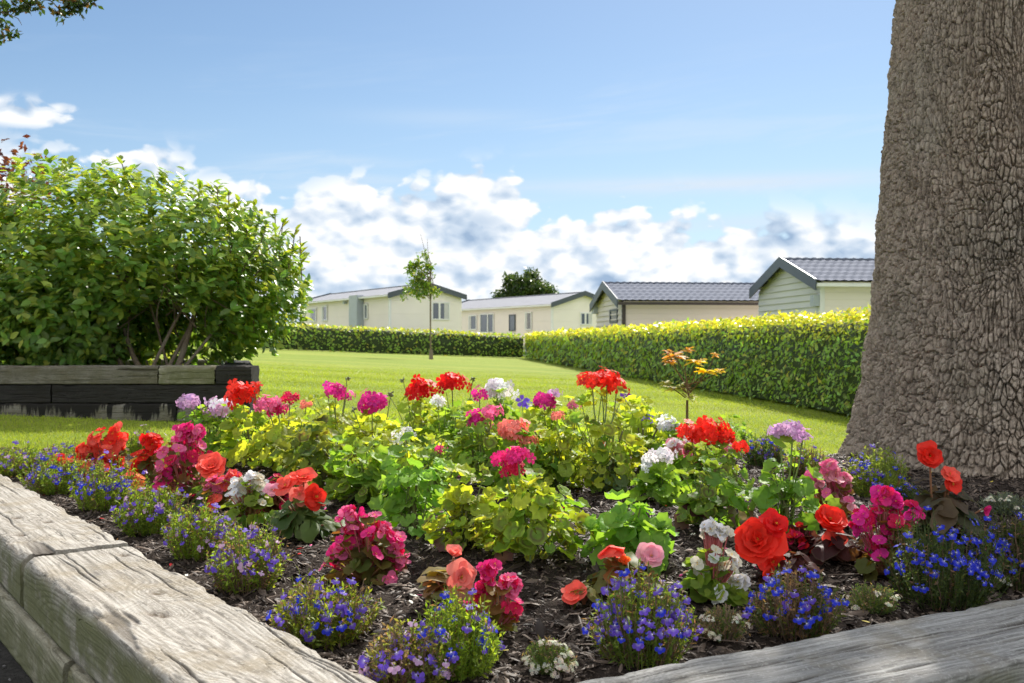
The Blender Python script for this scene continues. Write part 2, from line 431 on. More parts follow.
    struct('grass', mb, M_GRASS, kind='stuff')
build_ground()

# ------------------------------------------------------------------ timber sleepers
def sleeper(parent, loc, ang, L, W, H, mat, seed, nl=200, chip=1.0, knots=3, label=None, nper=None, name='sleeper'):
    """box of weathered timber, x along, centred on its own middle; top at +H/2"""
    def side(a, b, n): return [(a[0] + (b[0] - a[0]) * t, a[1] + (b[1] - a[1]) * t) for t in np.linspace(0, 1, n, endpoint=False)]
    r = .008; w, h = W / 2, H / 2; k = nper or 40
    pr = side((-w + r, h), (w - r, h), int(k * 1.6)) + [(w - .3 * r, h - .3 * r)] + side((w, h - r), (w, -h + r), k) + [(w - .3 * r, -h + .3 * r)] + side((w - r, -h), (-w + r, -h), 10) + [(-w + .3 * r, -h + .3 * r)] + side((-w, -h + r), (-w, h - r), k) + [(-w + .3 * r, h - .3 * r)]
    pr = np.array(pr); ks = len(pr)
    x = np.linspace(-L / 2, L / 2, nl)
    gy = np.repeat(pr[:, 0][:, None], nl, 1); gz = np.repeat(pr[:, 1][:, None], nl, 1); gx = np.repeat(x[None], ks, 0)
    rg = np.random.default_rng(seed)
    # growth rings round a wandering pith
    yy = gy + .05 * fbm(gx * 1.6, gy * 4, gz * 4, 2, seed) + .03 * rg.uniform(-1, 1)
    zz = gz + .05 + .04 * fbm(gx * 1.3 + 7, gy * 4, gz * 4, 2, seed + 3)
    rad = np.hypot(yy, zz * 1.1)
    knot = np.zeros_like(gx)
    for i in range(knots):
        kx, ky = rg.uniform(-L / 2, L / 2), rg.uniform(-w * .7, w * .7)
        d2 = ((gx - kx) / 1.7) ** 2 + (gy - ky) ** 2 + ((gz - h) * .5) ** 2
        rad = rad + .035 * np.exp(-d2 / .0016); knot = np.maximum(knot, np.exp(-d2 / .00013))
    for (kx, kz, sd) in [(rg.uniform(-L / 2, L / 2), rg.uniform(-.3, .3) * H, -w) for _ in range(knots)]:
        d2 = ((gx - kx) / 1.5) ** 2 + (gz - kz) ** 2 + (gy - sd) ** 2
        rad = rad + .03 * np.exp(-d2 / .0012)
    ring = .5 + .5 * np.sin(rad * 2 * PI / .0056 + 2.2 * fbm(gx * 5, gy * 20, gz * 20, 2, seed + 5)); ring = ring ** 2.2 * (.55 + .45 * sstep(-.3, .4, fbm(gx * 3, gy * 14, gz * 14, 3, seed + 41)))
    fib = fbm(gx * 6, gy * 160, gz * 160, 3, seed + 9)
    cr = fbm(gx * 2.2, gy * 28, gz * 28, 3, seed + 11); crack = sstep(.36, .46, cr) * sstep(-.1, .3, fbm(gx * 1.5, gy * 3, gz * 3, 2, seed + 21))
    ck = abs(fbm(gx * 3.4, gy * 34 + rad * 6, gz * 34, 3, seed + 12)); crack = np.maximum(crack, sstep(.016, .003, ck) * sstep(.02, .3, fbm(gx * 5, gy * 7, gz * 7, 3, seed + 22)) * .9)
    for i in range(int(5 + L * 7)):      # drying checks
        x0, ln = rg.uniform(-L / 2, L / 2), rg.uniform(.08, .38); ontop = rg.uniform() < .7
        c0 = rg.uniform(-w * .85, w * .85) if ontop else rg.uniform(-h * .8, h * .6)
        yc = c0 + .012 * fbm(gx * 6, gx * 0 + i, None, 3, seed + 50); wd = .0017 * np.clip(1 - ((gx - x0) / ln) ** 2, 0, 1) ** .5 + 1e-5
        dd_ = np.where(gz > h - .004, gy - yc, 9) if ontop else np.where(gy < -w + .004, gz - yc, 9)
        crack = np.maximum(crack, np.exp(-(dd_ / wd) ** 2) * (abs(gx - x0) < ln))
    crack = np.maximum(crack, knot * .3)
    edge = np.exp(-((w - abs(gy)) / .014) ** 2) * np.exp(-((h - gz) / .014) ** 2)
    lump = fbm(gx * 7, gy * 9, gz * 9, 4, seed + 13)
    chipf = edge * sstep(-.15, .6, fbm(gx * 11, gy * 6, gz * 6, 4, seed + 31)) * .020 * chip
    disp = .0045 * lump - .0007 * ring + .0012 * fib - .006 * crack - chipf - .004 * knot
    nx = np.where(abs(abs(gy) - w) < r * .8, np.sign(gy), 0.); nz = np.where(abs(abs(gz) - h) < r * .8, np.sign(gz), 0.)
    nn = np.hypot(nx, nz) + 1e-9; nx /= nn; nz /= nn
    big = .006 * fbm(gx * 1.3, gx * 0 + seed, None, 2, seed)
    side_ = np.clip(sstep(h - .002, h - .03, gz) , 0, 1)
    V = np.stack([gx + .004 * vnoise(gy * 60, gz * 60, s=seed) * (abs(gx) > L / 2 - .01), gy + nx * disp + big, gz + nz * disp], -1)
    mb = MB(); mb.grid(V, None, closed_u=True)
    at = {'ring': ring, 'knot': knot, 'crack': crack, 'side': side_}
    A = {k_: v.reshape(-1) for k_, v in at.items()}
    for e in (0, -1):      # end caps
        c = V[:, e]; f = list(range(ks)); f = f[::-1] if e == -1 else f
        mb.add(c, [f]);
        for k_ in A: A[k_] = np.concatenate([A[k_], at[k_][:, e]])
    o = part(name, mb, mat, parent, world=False, attrs=A, label=label)
    o.location = loc; o.rotation_euler = (0, 0, ang)
    return o

def build_edging():
    H = .122
    aL = math.atan2(UL[1], UL[0]); aR = math.atan2(WR[1], WR[0])
    t = thing('timber_edging', 'sunlit weathered sleeper wall along the left side of the flower bed', 'edging', (-.9, 2.4, .02), group='sleeper walls round the flower bed')
    o0 = np.array([-.9, 2.4])
    J = np.array([-1.132, 2.315]) + NL * WID / 2           # joint on the centre line
    def put(s0, s1, z, mat, seed, off=0, nl=200, nper=None, **k):
        c = J + UL * (s0 + s1) / 2 - NL * off
        sleeper(t, (c[0] - o0[0], c[1] - o0[1], z - .02), aL, s1 - s0, WID, H, mat, seed, nl=nl, nper=nper, **k)
    put(-1.34, -.012, .27 - H / 2, M_WOOD, 11, nl=620, nper=90, knots=6, chip=1.3, label='bleached knotty sleeper with greenish side')
    put(.012, 2.4, .274 - H / 2, M_WOOD, 12, off=.004, nl=620, nper=70, knots=4, chip=1.2)
    put(2.42, 4.9, .27 - H / 2, M_WOOD, 13)
    put(-1.35, -.45, .27 - H * 1.5 - .006, M_WOODG, 14, off=.012, nl=260, nper=50)
    put(-.44, 2.1, .27 - H * 1.5 - .006, M_WOODG, 15, off=.010, nl=420, nper=50)
    put(2.12, 4.9, .27 - H * 1.5 - .006, M_WOODG, 16)
    t2 = thing('timber_edging', 'shaded grey sleeper wall along the front right side of the flower bed', 'edging', (1.0, 1.9, .02), group='sleeper walls round the flower bed')
    o2 = np.array([1.0, 1.9]); st = CORNER - NR * WID / 2
    def putr(s0, s1, z, mat, seed, nl=200, nper=None, **k):
        c = st + WR * (s0 + s1) / 2
        sleeper(t2, (c[0] - o2[0], c[1] - o2[1], z - .02), aR, s1 - s0, WID, H, mat, seed, nl=nl, nper=nper, **k)
    putr(.05, 2.3, .268 - H / 2, M_WOODR, 21, nl=800, nper=80, knots=5, chip=.7)
    putr(2.32, 4.8, .27 - H / 2, M_WOODR, 22)
    putr(.05, 1.2, .268 - H * 1.5 - .006, M_WOODG, 23); putr(1.22, 3.6, .268 - H * 1.5 - .006, M_WOODG, 24); putr(3.62, 4.8, .268 - H * 1.5 - .006, M_WOODG, 25)
    # planter
    Z0 = .245
    p = thing('timber_planter', 'dark tar stained sleeper planter holding the big green shrub', 'planter', (-4.0, 6.6, Z0))
    def pp(x0, x1, row, mat, seed, y=6.6, W=.2, nl=160, **k):
        sleeper(p, ((x0 + x1) / 2 + 4.0, y - 6.6, .062 + row * .122), 0, x1 - x0 - .01, W, .12, mat, seed, nl=nl, nper=30, **k)
    pp(-7, -4.3, 2, M_WOODP, 31); pp(-4.3, -2.30, 2, M_WOODP, 32, nl=260); pp(-2.30, -1.93, 2, M_WOODG, 33, label='pale short sleeper in the top course')
    pp(-1.93, -1.69, 2, M_TAR, 34, y=6.598)
    pp(-7, -3.0, 1, M_TAR, 35, y=6.608); pp(-3.0, -1.71, 1, M_TAR, 36, y=6.608)
    pp(-7, -4.0, 0, M_STREAK, 37); pp(-4.0, -2.18, 0, M_STREAK, 38, nl=260); pp(-2.18, -1.70, 0, M_STREAK, 39)
    for row in range(3):
        sleeper(p, (-2.12 + 4.0, 7.74 - 6.6, .055 + row * .122), PI / 2 + .27, 2.0, .2, .12, M_TAR if row else M_STREAK, 40 + row, nl=120, nper=24)
        sleeper(p, (-4.95 + 4.0, 8.8 - 6.6, .062 + row * .122), 0, 5.0, .2, .12, M_WOODP, 50 + row, nl=60, nper=16)
    mb = MB(); X = np.linspace(0, 1, 60); Y = np.linspace(6.65, 8.8, 30); gx, gy = np.meshgrid(X, Y, indexing='ij'); gx = -7 + gx * (5.15 - .27 * (gy - 6.65))
    mb.grid(np.stack([gx, gy, Z0 + .30 + .03 * fbm(gx * 3, gy * 3)], -1)); part('planting_soil', mb, M_SOIL, p)
build_edging()

# ------------------------------------------------------------------ big tree on the right
def limb(mb, p0, p1, r0, r1, bend, k=8, n=10, C=(1, 1, 1)):
    p0, p1 = np.array(p0, float), np.array(p1, float); t = np.linspace(0, 1, n)[:, None]
    d = p1 - p0; side = np.cross(d, RNG.normal(size=3)); side /= np.linalg.norm(side) + 1e-9
    pts = p0 + d * t + side * (np.sin(t * PI) * bend * np.linalg.norm(d)) + side[::-1] * (np.sin(t * 2 * PI) * bend * .3 * np.linalg.norm(d))
    mb.tube(pts, r0 + (r1 - r0) * t[:, 0], k, C); return pts
# leaf templates (unit length along +x, normal +z)
LT = np.array([(0, 0, 0), (.3, .24, .05), (.7, .2, .03), (1, 0, -.08), (.7, -.2, .03), (.3, -.24, .05), (.5, 0, -.02)], float)
LFc = [(0, 6, 1), (1, 6, 2), (2, 6, 3), (3, 6, 4), (4, 6, 5), (5, 6, 0)]
LT4 = np.array([(0, 0, 0), (.5, .27, .04), (1, 0, -.06), (.5, -.27, .04)], float); LF4 = [(0, 3, 2, 1)]
def jitcol(c, K, a=.25, h=.12):
    c = np.asarray(c, float); g = RNG.uniform(1 - a, 1 + a, (K, 1)); t = RNG.uniform(1 - h, 1 + h, (K, 3)); return np.clip(c * g * t, 0, 1)

def build_tree():
    X0, Y0 = 2.02, 4.0
    t = thing('oak_tree', 'huge mature tree trunk with deeply cracked grey brown bark', 'tree', (X0, Y0, .28))
    zs = np.concatenate([np.linspace(.05, 2.45, 760), np.linspace(2.47, 5.2, 60)])
    face = math.atan2(-Y0, -X0)   # towards the camera
    u = np.linspace(-1, 1, 1401)[:-1]; th = face + PI * np.interp(u, [-1, -.88, .88, 1], [-1, -.62, .62, 1])
    gt, gz = np.meshgrid(th, zs, indexing='ij')
    prof = np.interp(zs, [.05, .28, .36, .46, .60, .77, 1.1, 1.5, 2.2, 3, 5.2], [.70, .630, .600, .582, .566, .548, .522, .498, .447, .43, .40])
    R = np.repeat(prof[None], len(th), 0)
    but = sstep(1.0, .1, gz); R = R + but * (.03 * np.sin(gt * 5 + 1.0) + .03 * np.sin(gt * 9 + 2)) + .012 * fbm(np.cos(gt) * 2, np.sin(gt) * 2, gz * 1.2, 3, 2)
    # bark: tall plates split by fissures, in two sizes
    cx, cy = np.cos(gt) * .56, np.sin(gt) * .56
    wx = .28 * fbm(cx * 6, cy * 6, gz * 3, 3, 3); wz = .35 * fbm(cx * 6 + 9, cy * 6, gz * 5, 3, 4)
    per = round(2 * PI * .56 / .025)
    s_ = (gt - face) / (2 * PI) * per * 1.0
    wx = wx + .16 * fbm(cx * 22, cy * 22, gz * 10, 3, 31); wz = wz + .3 * fbm(cx * 22 + 4, cy * 22, gz * 16, 3, 32)
    def vper(sx, sz, seed, p):
        # cell grid wraps around the trunk because p is a whole number of cells
        return voronoi((sx), sz, seed)
    f1, f2, cid = vper(s_ + wx, gz / (.056 + .035 * sstep(.1, -.4, fbm(cx * 3, cy * 3, gz * 1.5, 2, 90))) + wz, 5, per)
    e1 = f2 - f1
    f1b, f2b, cidb = voronoi(s_ * 1.7 + wx * 2.0 + 3, gz / .034 + wz * 1.8, 8)
    e2 = f2b - f1b
    plate = sstep(.0, .17, e1); plate2 = sstep(0, .22, e2)
    nz = fbm(cx * 75, cy * 75, gz * 55, 4, 6); rg = 1 - abs(fbm(cx * 26, cy * 26, gz * 9, 4, 61)) * 2
    vr = fbm(cx * 42, cy * 42, gz * 7, 4, 16)
    dm = .45 + .55 * sstep(-.3, .35, fbm(cx * 14, cy * 14, gz * 8, 3, 62))
    vf = sstep(.06, .0, abs(fbm(cx * 17 + wx * .3, cy * 17, gz * 3.2, 3, 63)))
    d = .023 * plate * dm + .011 * plate2 * (.4 + .6 * plate) + .0055 * nz + .011 * (cid - .5) * plate + .009 * vr + .007 * rg - .013 * vf
    fade = .75 + .25 * sstep(2.2, .5, gz)
    R = R + (d - .024) * fade
    V = np.stack([X0 + np.cos(gt) * R, Y0 + np.sin(gt) * R, gz], -1)
    g = .82 + .3 * cid + .15 * (cidb - .5)
    warm = fbm(cx * 2, cy * 2, gz * 1.2, 3, 77)
    g = g * (1 + .35 * nz)
    C = np.stack([g * (1.03 + .06 * warm), g, g * (.97 - .07 * warm)], -1) * .95
    mb = MB(); mb.grid(V, C, closed_u=True)
    part('trunk', mb, M_BARK, t)
    # limbs leaning away to the right, above the frame; the last added to carry shading leaves
    mb = MB(); tips = []
    for (p1, r) in (((4.6, 5.0, 7.0), .22), ((3.2, 6.6, 8.2), .2), ((5.4, 3.0, 6.4), .18), ((2.6, 3.6, 8.0), .2), ((4.2, 1.8, 6.8), .15), ((2.0, 5.2, 8.6), .15), ((2.45, 6.4, 5.5), .10)):
        pts = limb(mb, (X0 + .12 * (p1[0] - X0) / 3, Y0 + .12 * (p1[1] - Y0) / 3, 4.9), p1, r, .05, .08)
        for q in range(7):
            b = pts[3 + q % 7]; e = b + RNG.normal(0, .8, 3) + np.array([.3, 0, .5])
            e[2] = max(e[2], 5.3); pp = limb(mb, b, e, .05, .012, .1, 5, 7); tips += list(pp[3:])
        tips.append(np.array(p1))
    part('limb', mb, M_TWIG, t)
    tips += [np.array([2.35, 6.3, 5.25]) + RNG.normal(0, .3, 3) * np.array([1, 1, .5]) for _ in range(26)]  # extra unseen leaf cluster, added to cast dappled shade on the right sleeper
    tips = np.array(tips); K = 11000
    P = tips[RNG.integers(0, len(tips), K)] + RNG.normal(0, .26, (K, 3))
    P = P[(P[:, 2] > 4.8) & (P[:, 0] > 1.9)]; K = len(P)
    mb = MB(); Nv = rvec(K) + np.array([0, 0, .8]); mb.batch(LT4, LF4, frames(Nv, rvec(K)), P, RNG.uniform(.09, .16, K), jitcol((.07, .14, .025), K))
    part('crown', mb, M_SHRUB, t)
build_tree()

# ------------------------------------------------------------------ big shrub in the planter
def whorls(P, D, nleaf, size, spread=.9):
    """leaves round shoot tips P with shoot direction D"""
    K = len(P); Pi = np.repeat(P, nleaf, 0); Di = np.repeat(D, nleaf, 0)
    ax = rvec(K * nleaf); out_ = np.cross(Di, ax); out_ /= np.linalg.norm(out_, axis=1)[:, None] + 1e-9
    ld = Di * RNG.uniform(.1, .9, (K * nleaf, 1)) + out_ * spread; ld /= np.linalg.norm(ld, axis=1)[:, None]
    nrm = Di - (Di * ld).sum(1)[:, None] * ld + rvec(K * nleaf) * .3 + np.array([0, 0, .35])
    Pi = Pi - Di * RNG.uniform(0, .10, (K * nleaf, 1)) * 1.0
    return frames(nrm, ld), Pi, RNG.uniform(.75, 1.25, K * nleaf) * size
def build_shrub():
    base = np.array([-2.58, 7.4, .55])
    t = thing('shrub', 'large rounded green shrub with bare leaning stems growing in the dark planter', 'shrub', base)
    ell = [((-4.4, 8.0, 1.14), (1.3, 1.0, .74)), ((-3.45, 8.0, 1.33), (.80, .95, .88)), ((-2.8, 8.0, 1.42), (.92, .9, .66)), ((-2.3, 8.0, 1.32), (.66, .75, .52)), ((-5.6, 8.1, 1.08), (1.2, 1., .68)), ((-3.9, 7.7, .9), (1.15, .6, .42)), ((-2.1, 8.1, 1.1), (.48, .55, .42)), ((-3.0, 8.5, .95), (1.0, .35, .5))]
    P = []
    for (c, r) in ell:
        c = (c[0] * .94, c[1] - .5, .55 + (c[2] - .55) * 1.0); r = (r[0] * .96, r[1] * .94, r[2] * .98)
        n = int(1500 * r[0] * r[2]); d = rvec(n); q = RNG.uniform(.55, 1.03, (n, 1)) ** .6
        P.append(np.array(c) + d * np.array(r) * q * (1 + .08 * fbm(d[:, 0] * 3, d[:, 1] * 3, d[:, 2] * 3)[:, None]))
    P = np.concatenate(P)
    px = 512 + P[:, 0] / P[:, 1] * F; 
    hole = (((P[:, 0] + 2.50) / .34) ** 2 + ((P[:, 2] - .76) / .34) ** 2 < 1) & (P[:, 1] < 7.6)
    P = P[~hole & (P[:, 2] > .60) & (P[:, 0] > -5.6)]
    cen = np.array([-3.2, 7.55, 1.0]); D = P - cen; D[:, 0] *= .6; D /= np.linalg.norm(D, axis=1)[:, None]
    D = D + rvec(len(P)) * .55 + np.array([0, 0, .45]); D /= np.linalg.norm(D, axis=1)[:, None]
    R, Q, S = whorls(P, D, 6, .078)
    dep = np.repeat(np.clip((P[:, 2] - .8) / 1.2, 0, 1), 6)
    young = RNG.uniform(0, 1, len(Q)) < .22 + .35 * dep
    C = np.where(young[:, None], jitcol((.38, .48, .085), len(Q), .25), jitcol((.18, .315, .065), len(Q), .4))
    mb = MB(); mb.batch(LT, LFc, R, Q, S, C)
    # upright young shoots along the top
    shoots = [(120, 157), (112, 168), (40, 185), (62, 190), (88, 183), (18, 200), (150, 182), (165, 188), (178, 186), (202, 180), (217, 186), (229, 190), (240, 197), (255, 203), (262, 208), (275, 214), (283, 220), (300, 236), (296, 228), (134, 176), (5, 196), (190, 190)]
    st = MB()
    for (sx, sy) in shoots:
        y = RNG.uniform(7.0, 7.8); top = np.array([(sx - 512) / F * y, y, CAMZ + (341 - sy) / F * y])
        b = top + np.array([RNG.normal(0, .05), RNG.normal(0, .05), -.32]); tt = np.linspace(0, 1, 6)[:, None]
        pts = b + (top - b) * tt; st.tube(pts, .004, 4, (1, 1, 1))
        K = 15; f = RNG.uniform(.1, 1, (K, 1)); q = b + (top - b) * f
        ang = RNG.uniform(0, 2 * PI, K); ld = np.column_stack([np.cos(ang), np.sin(ang), .9 + f[:, 0]])
        mb.batch(LT, LFc, frames(np.column_stack([-np.cos(ang), -np.sin(ang), np.ones(K)]), ld), q, RNG.uniform(.05, .085, K), jitcol((.26, .36, .05), K))
    part('foliage', mb, M_SHRUB, t)
    for (x0, x1, y1, z1, r) in ((-2.62, -2.1, 8.1, 1.45, .032), (-2.70, -2.62, 8.1, 1.7, .02), (-2.86, -3.2, 8.0, 1.6, .028), (-2.82, -2.5, 8.2, 1.5, .018), (-2.60, -1.85, 8.3, 1.2, .016), (-3.0, -3.8, 8.1, 1.5, .022), (-2.66, -2.95, 7.8, 1.35, .016), (-4.4, -4.6, 8, 1.6, .03)):
        limb(st, (x0 * .92, 7.15, .53), (x1 * .93, y1 - .5, z1), r * .78, r * .3, .13, 7, 12)
    for i in range(60):
        a = np.array([RNG.uniform(-3.2, -1.9), RNG.uniform(7.2, 7.7), RNG.uniform(.8, 1.3)]); limb(st, a, a + np.array([RNG.normal(0, .22), RNG.normal(0, .15), .35]), .008, .003, .1, 4, 6)
    part('stem', st, M_TWIG, t)
build_shrub()

def leafy_tree(name, label, loc, parts_, K, size, col, trunk, rad, mat=None, group=None, cat='tree', clump=None, col2=None, limbs=6):
    """parts_: list of ellipsoids (c, r) relative to loc"""
    loc = np.array(loc, float); t = thing(name, label, cat, loc, group=group)
    cl = []
    for (c, r) in parts_:
        n = max(4, int(clump * r[0] * r[1] * r[2] / sum(q[1][0] * q[1][1] * q[1][2] for q in parts_)))
        d = rvec(n) * RNG.uniform(.3, 1, (n, 1)) ** .5; cl.append(loc + np.array(c) + d * np.array(r))
    cl = np.concatenate(cl); rr = np.mean([p[1][0] for p in parts_]) * .28 / max(1, (clump / 40)) ** .33
    P = cl[RNG.integers(0, len(cl), K)] + np.clip(RNG.normal(0, 1, (K, 3)), -1.7, 1.7) * rr
    C = jitcol(col, K, .35)
    if col2 is not None: C = np.where(RNG.uniform(0, 1, (K, 1)) < .3, jitcol(col2, K, .3), C)
    mb = MB(); mb.batch(LT4, LF4, frames(rvec(K) + np.array([0, 0, .7]), rvec(K)), P, RNG.uniform(.7, 1.3, K) * size, C)
    part('crown', mb, mat or M_SHRUB, t)
    mb = MB(); top = loc + np.array([0, 0, trunk]); limb(mb, loc - np.array([0, 0, .05]), top, rad, rad * .6, .01, 9, 12)
    part('trunk', mb, M_TWIG, t)
    mb = MB()
    for i in range(limbs):
        q = cl[RNG.integers(0, len(cl))]; b = loc + np.array([0, 0, trunk * RNG.uniform(.55, 1)]); limb(mb, b, q, rad * .45, rad * .12, .08, 5, 8)
    part('limb', mb, M_TWIG, t)
    return t
# young tree on the lawn
zz = float(lawnz(np.array([-2.67]), np.array([33.]))[0])
yt = leafy_tree('young_tree', 'slender young tree standing alone on the lawn before the far hedge', (-2.67, 33., zz),
    [((-0.32, 0, 3.3), (.22, .25, .34)), ((-0.64, 0, 2.75), (.30, .3, .28)), ((-0.77, 0, 2.2), (.34, .3, .2)), ((-0.17, 0, 2.7), (.3, .3, .3)), ((0.03, 0, 3.0), (.2, .2, .12)), ((-0.07, 0, 2.25), (.3, .3, .25)), ((-0.37, 0, 2.35), (.4, .35, .3)), ((-0.57, 0, 3.1), (.12, .12, .1))],
    1250, .13, (.14, .25, .04), 3.2, .030, clump=40, col2=(.30, .36, .06), limbs=26)
mb = MB(); mb.tube([(-2.67, 33., zz), (-2.67, 33, zz + .32)], [.075, .06], 10, (.20, .16, .12)); part('trunk_guard', mb, M_STEM, yt)
mb = MB(); limb(mb, (-2.72, 33., zz + 3.1), (-3.02, 33., zz + 4.15), .012, .004, .03, 4, 6); limb(mb, (-2.7, 33., zz + 3.2), (-2.8, 33., zz + 4.0), .012, .004, .03, 4, 6); part('bare_twig', mb, M_TWIG, yt)
# broad tree far behind the caravans
leafy_tree('broadleaf_tree', 'broad round dark green tree rising behind the middle caravan roof', (1.4, 92, -.4),
    [((-1.2, 0, 5.2), (1.9, 2, 1.8)), ((.9, 0, 5.6), (1.9, 2, 1.7)), ((-.1, 0, 6.2), (1.7, 2, 1.3)), ((2.0, 0, 4.9), (1.3, 1.5, 1.3)), ((-2.1, 0, 4.6), (.9, 1.2, 1.0))],
    11000, .34, (.045, .085, .025), 4.5, .3, clump=150, col2=(.09, .13, .04), limbs=10)
# copper-leaved tree beyond the shrub at the left edge
leafy_tree('copper_leaved_tree', 'copper red leaved tree peeping over the left end of the big shrub', (-7.0, 13.0, .52),
    [((0, 0, 2.25), (.95, .9, .75)), ((-.9, 0, 2.0), (1.0, .9, .9)), ((.35, 0, 2.35), (.4, .4, .3))], 2600, .10, (.10, .025, .02), 1.6, .06, clump=70, col2=(.20, .07, .03), limbs=12)

# overhanging branch top left, on its own tree outside the frame
def build_overhang():
    t = thing('overhanging_tree', 'dark leafy branch end hanging into the sky at the top left corner', 'tree', (-5.6, 6.4, .2))
    mb = MB(); limb(mb, (-5.6, 6.4, .1), (-5.3, 6.4, 4.2), .16, .10, .02, 12, 16); part('trunk', mb, M_TWIG, t)
    def at(px, py, y=6.3): return np.array([(px - 512) / F * y, y, CAMZ + (341 - py) / F * y])
    mb = MB(); L = []
    limb(mb, (-5.35, 6.4, 3.4), at(-60, -12), .05, .02, .05, 7, 10)
    segs = [((-60, -12), (0, 12), .012, .007), ((0, 12), (40, 2), .007, .003), ((0, 12), (18, 18), .005, .002), ((18, 18), (22, 25), .003, .001), ((-30, 0), (0, 36), .006, .003), ((0, 36), (12, 34), .003, .002),
            ((-60, -12), (20, -8), .012, .006), ((20, -8), (50, 0), .006, .004), ((50, 0), (62, 13), .004, .002), ((62, 13), (80, 10), .003, .0015), ((50, -4), (92, 0), .004, .002), ((20, -8), (30, 6), .003, .002), ((0, 12), (-2, 22), .003, .002)]
    for a, b, r0, r1 in segs:
        y = 6.3; limb(mb, at(*a), at(*b), r0, r1, .06, 5, 7)
    part('branch', mb, M_TWIG, t)
    cl = [(4, 6, 9), (12, 8, 7), (20, 3, 6), (32, 3, 7), (40, 5, 5), (26, 8, 5), (58, 12, 6), (66, 12, 6), (74, 10, 6), (81, 7, 6), (70, 4, 6), (84, 1, 7), (92, -1, 6), (76, -2, 7), (4, 35, 7), (12, 33, 5), (-6, 34, 9), (-10, 8, 12), (2, 22, 4), (50, -4, 6), (20, -9, 12), (60, -8, 10), (-30, -5, 22), (-40, 20, 16)]
    P = np.concatenate([at(x, y) + RNG.normal(0, 1, (int(9 + r * 3), 3)) * r * .0034 for x, y, r in cl])
    K = len(P); mb = MB(); C = np.where(RNG.uniform(0, 1, (K, 1)) < .2, jitcol((.14, .09, .03), K), jitcol((.045, .085, .025), K, .3))
    mb.batch(LT4, LF4, frames(rvec(K), rvec(K)), P, RNG.uniform(.03, .055, K), C)
    q = np.array([-5.5, 6.4, 4.7]) + RNG.normal(0, .45, (2500, 3)); q = q[(512 + q[:, 0] / q[:, 1] * F < -20) | (341 - (q[:, 2] - CAMZ) / q[:, 1] * F < -30)]
    mb.batch(LT4, LF4, frames(rvec(len(q)), rvec(len(q))), q, RNG.uniform(.04, .07, len(q)), jitcol((.045, .085, .025), len(q), .3))
    part('foliage', mb, M_SHRUB, t)
build_overhang()

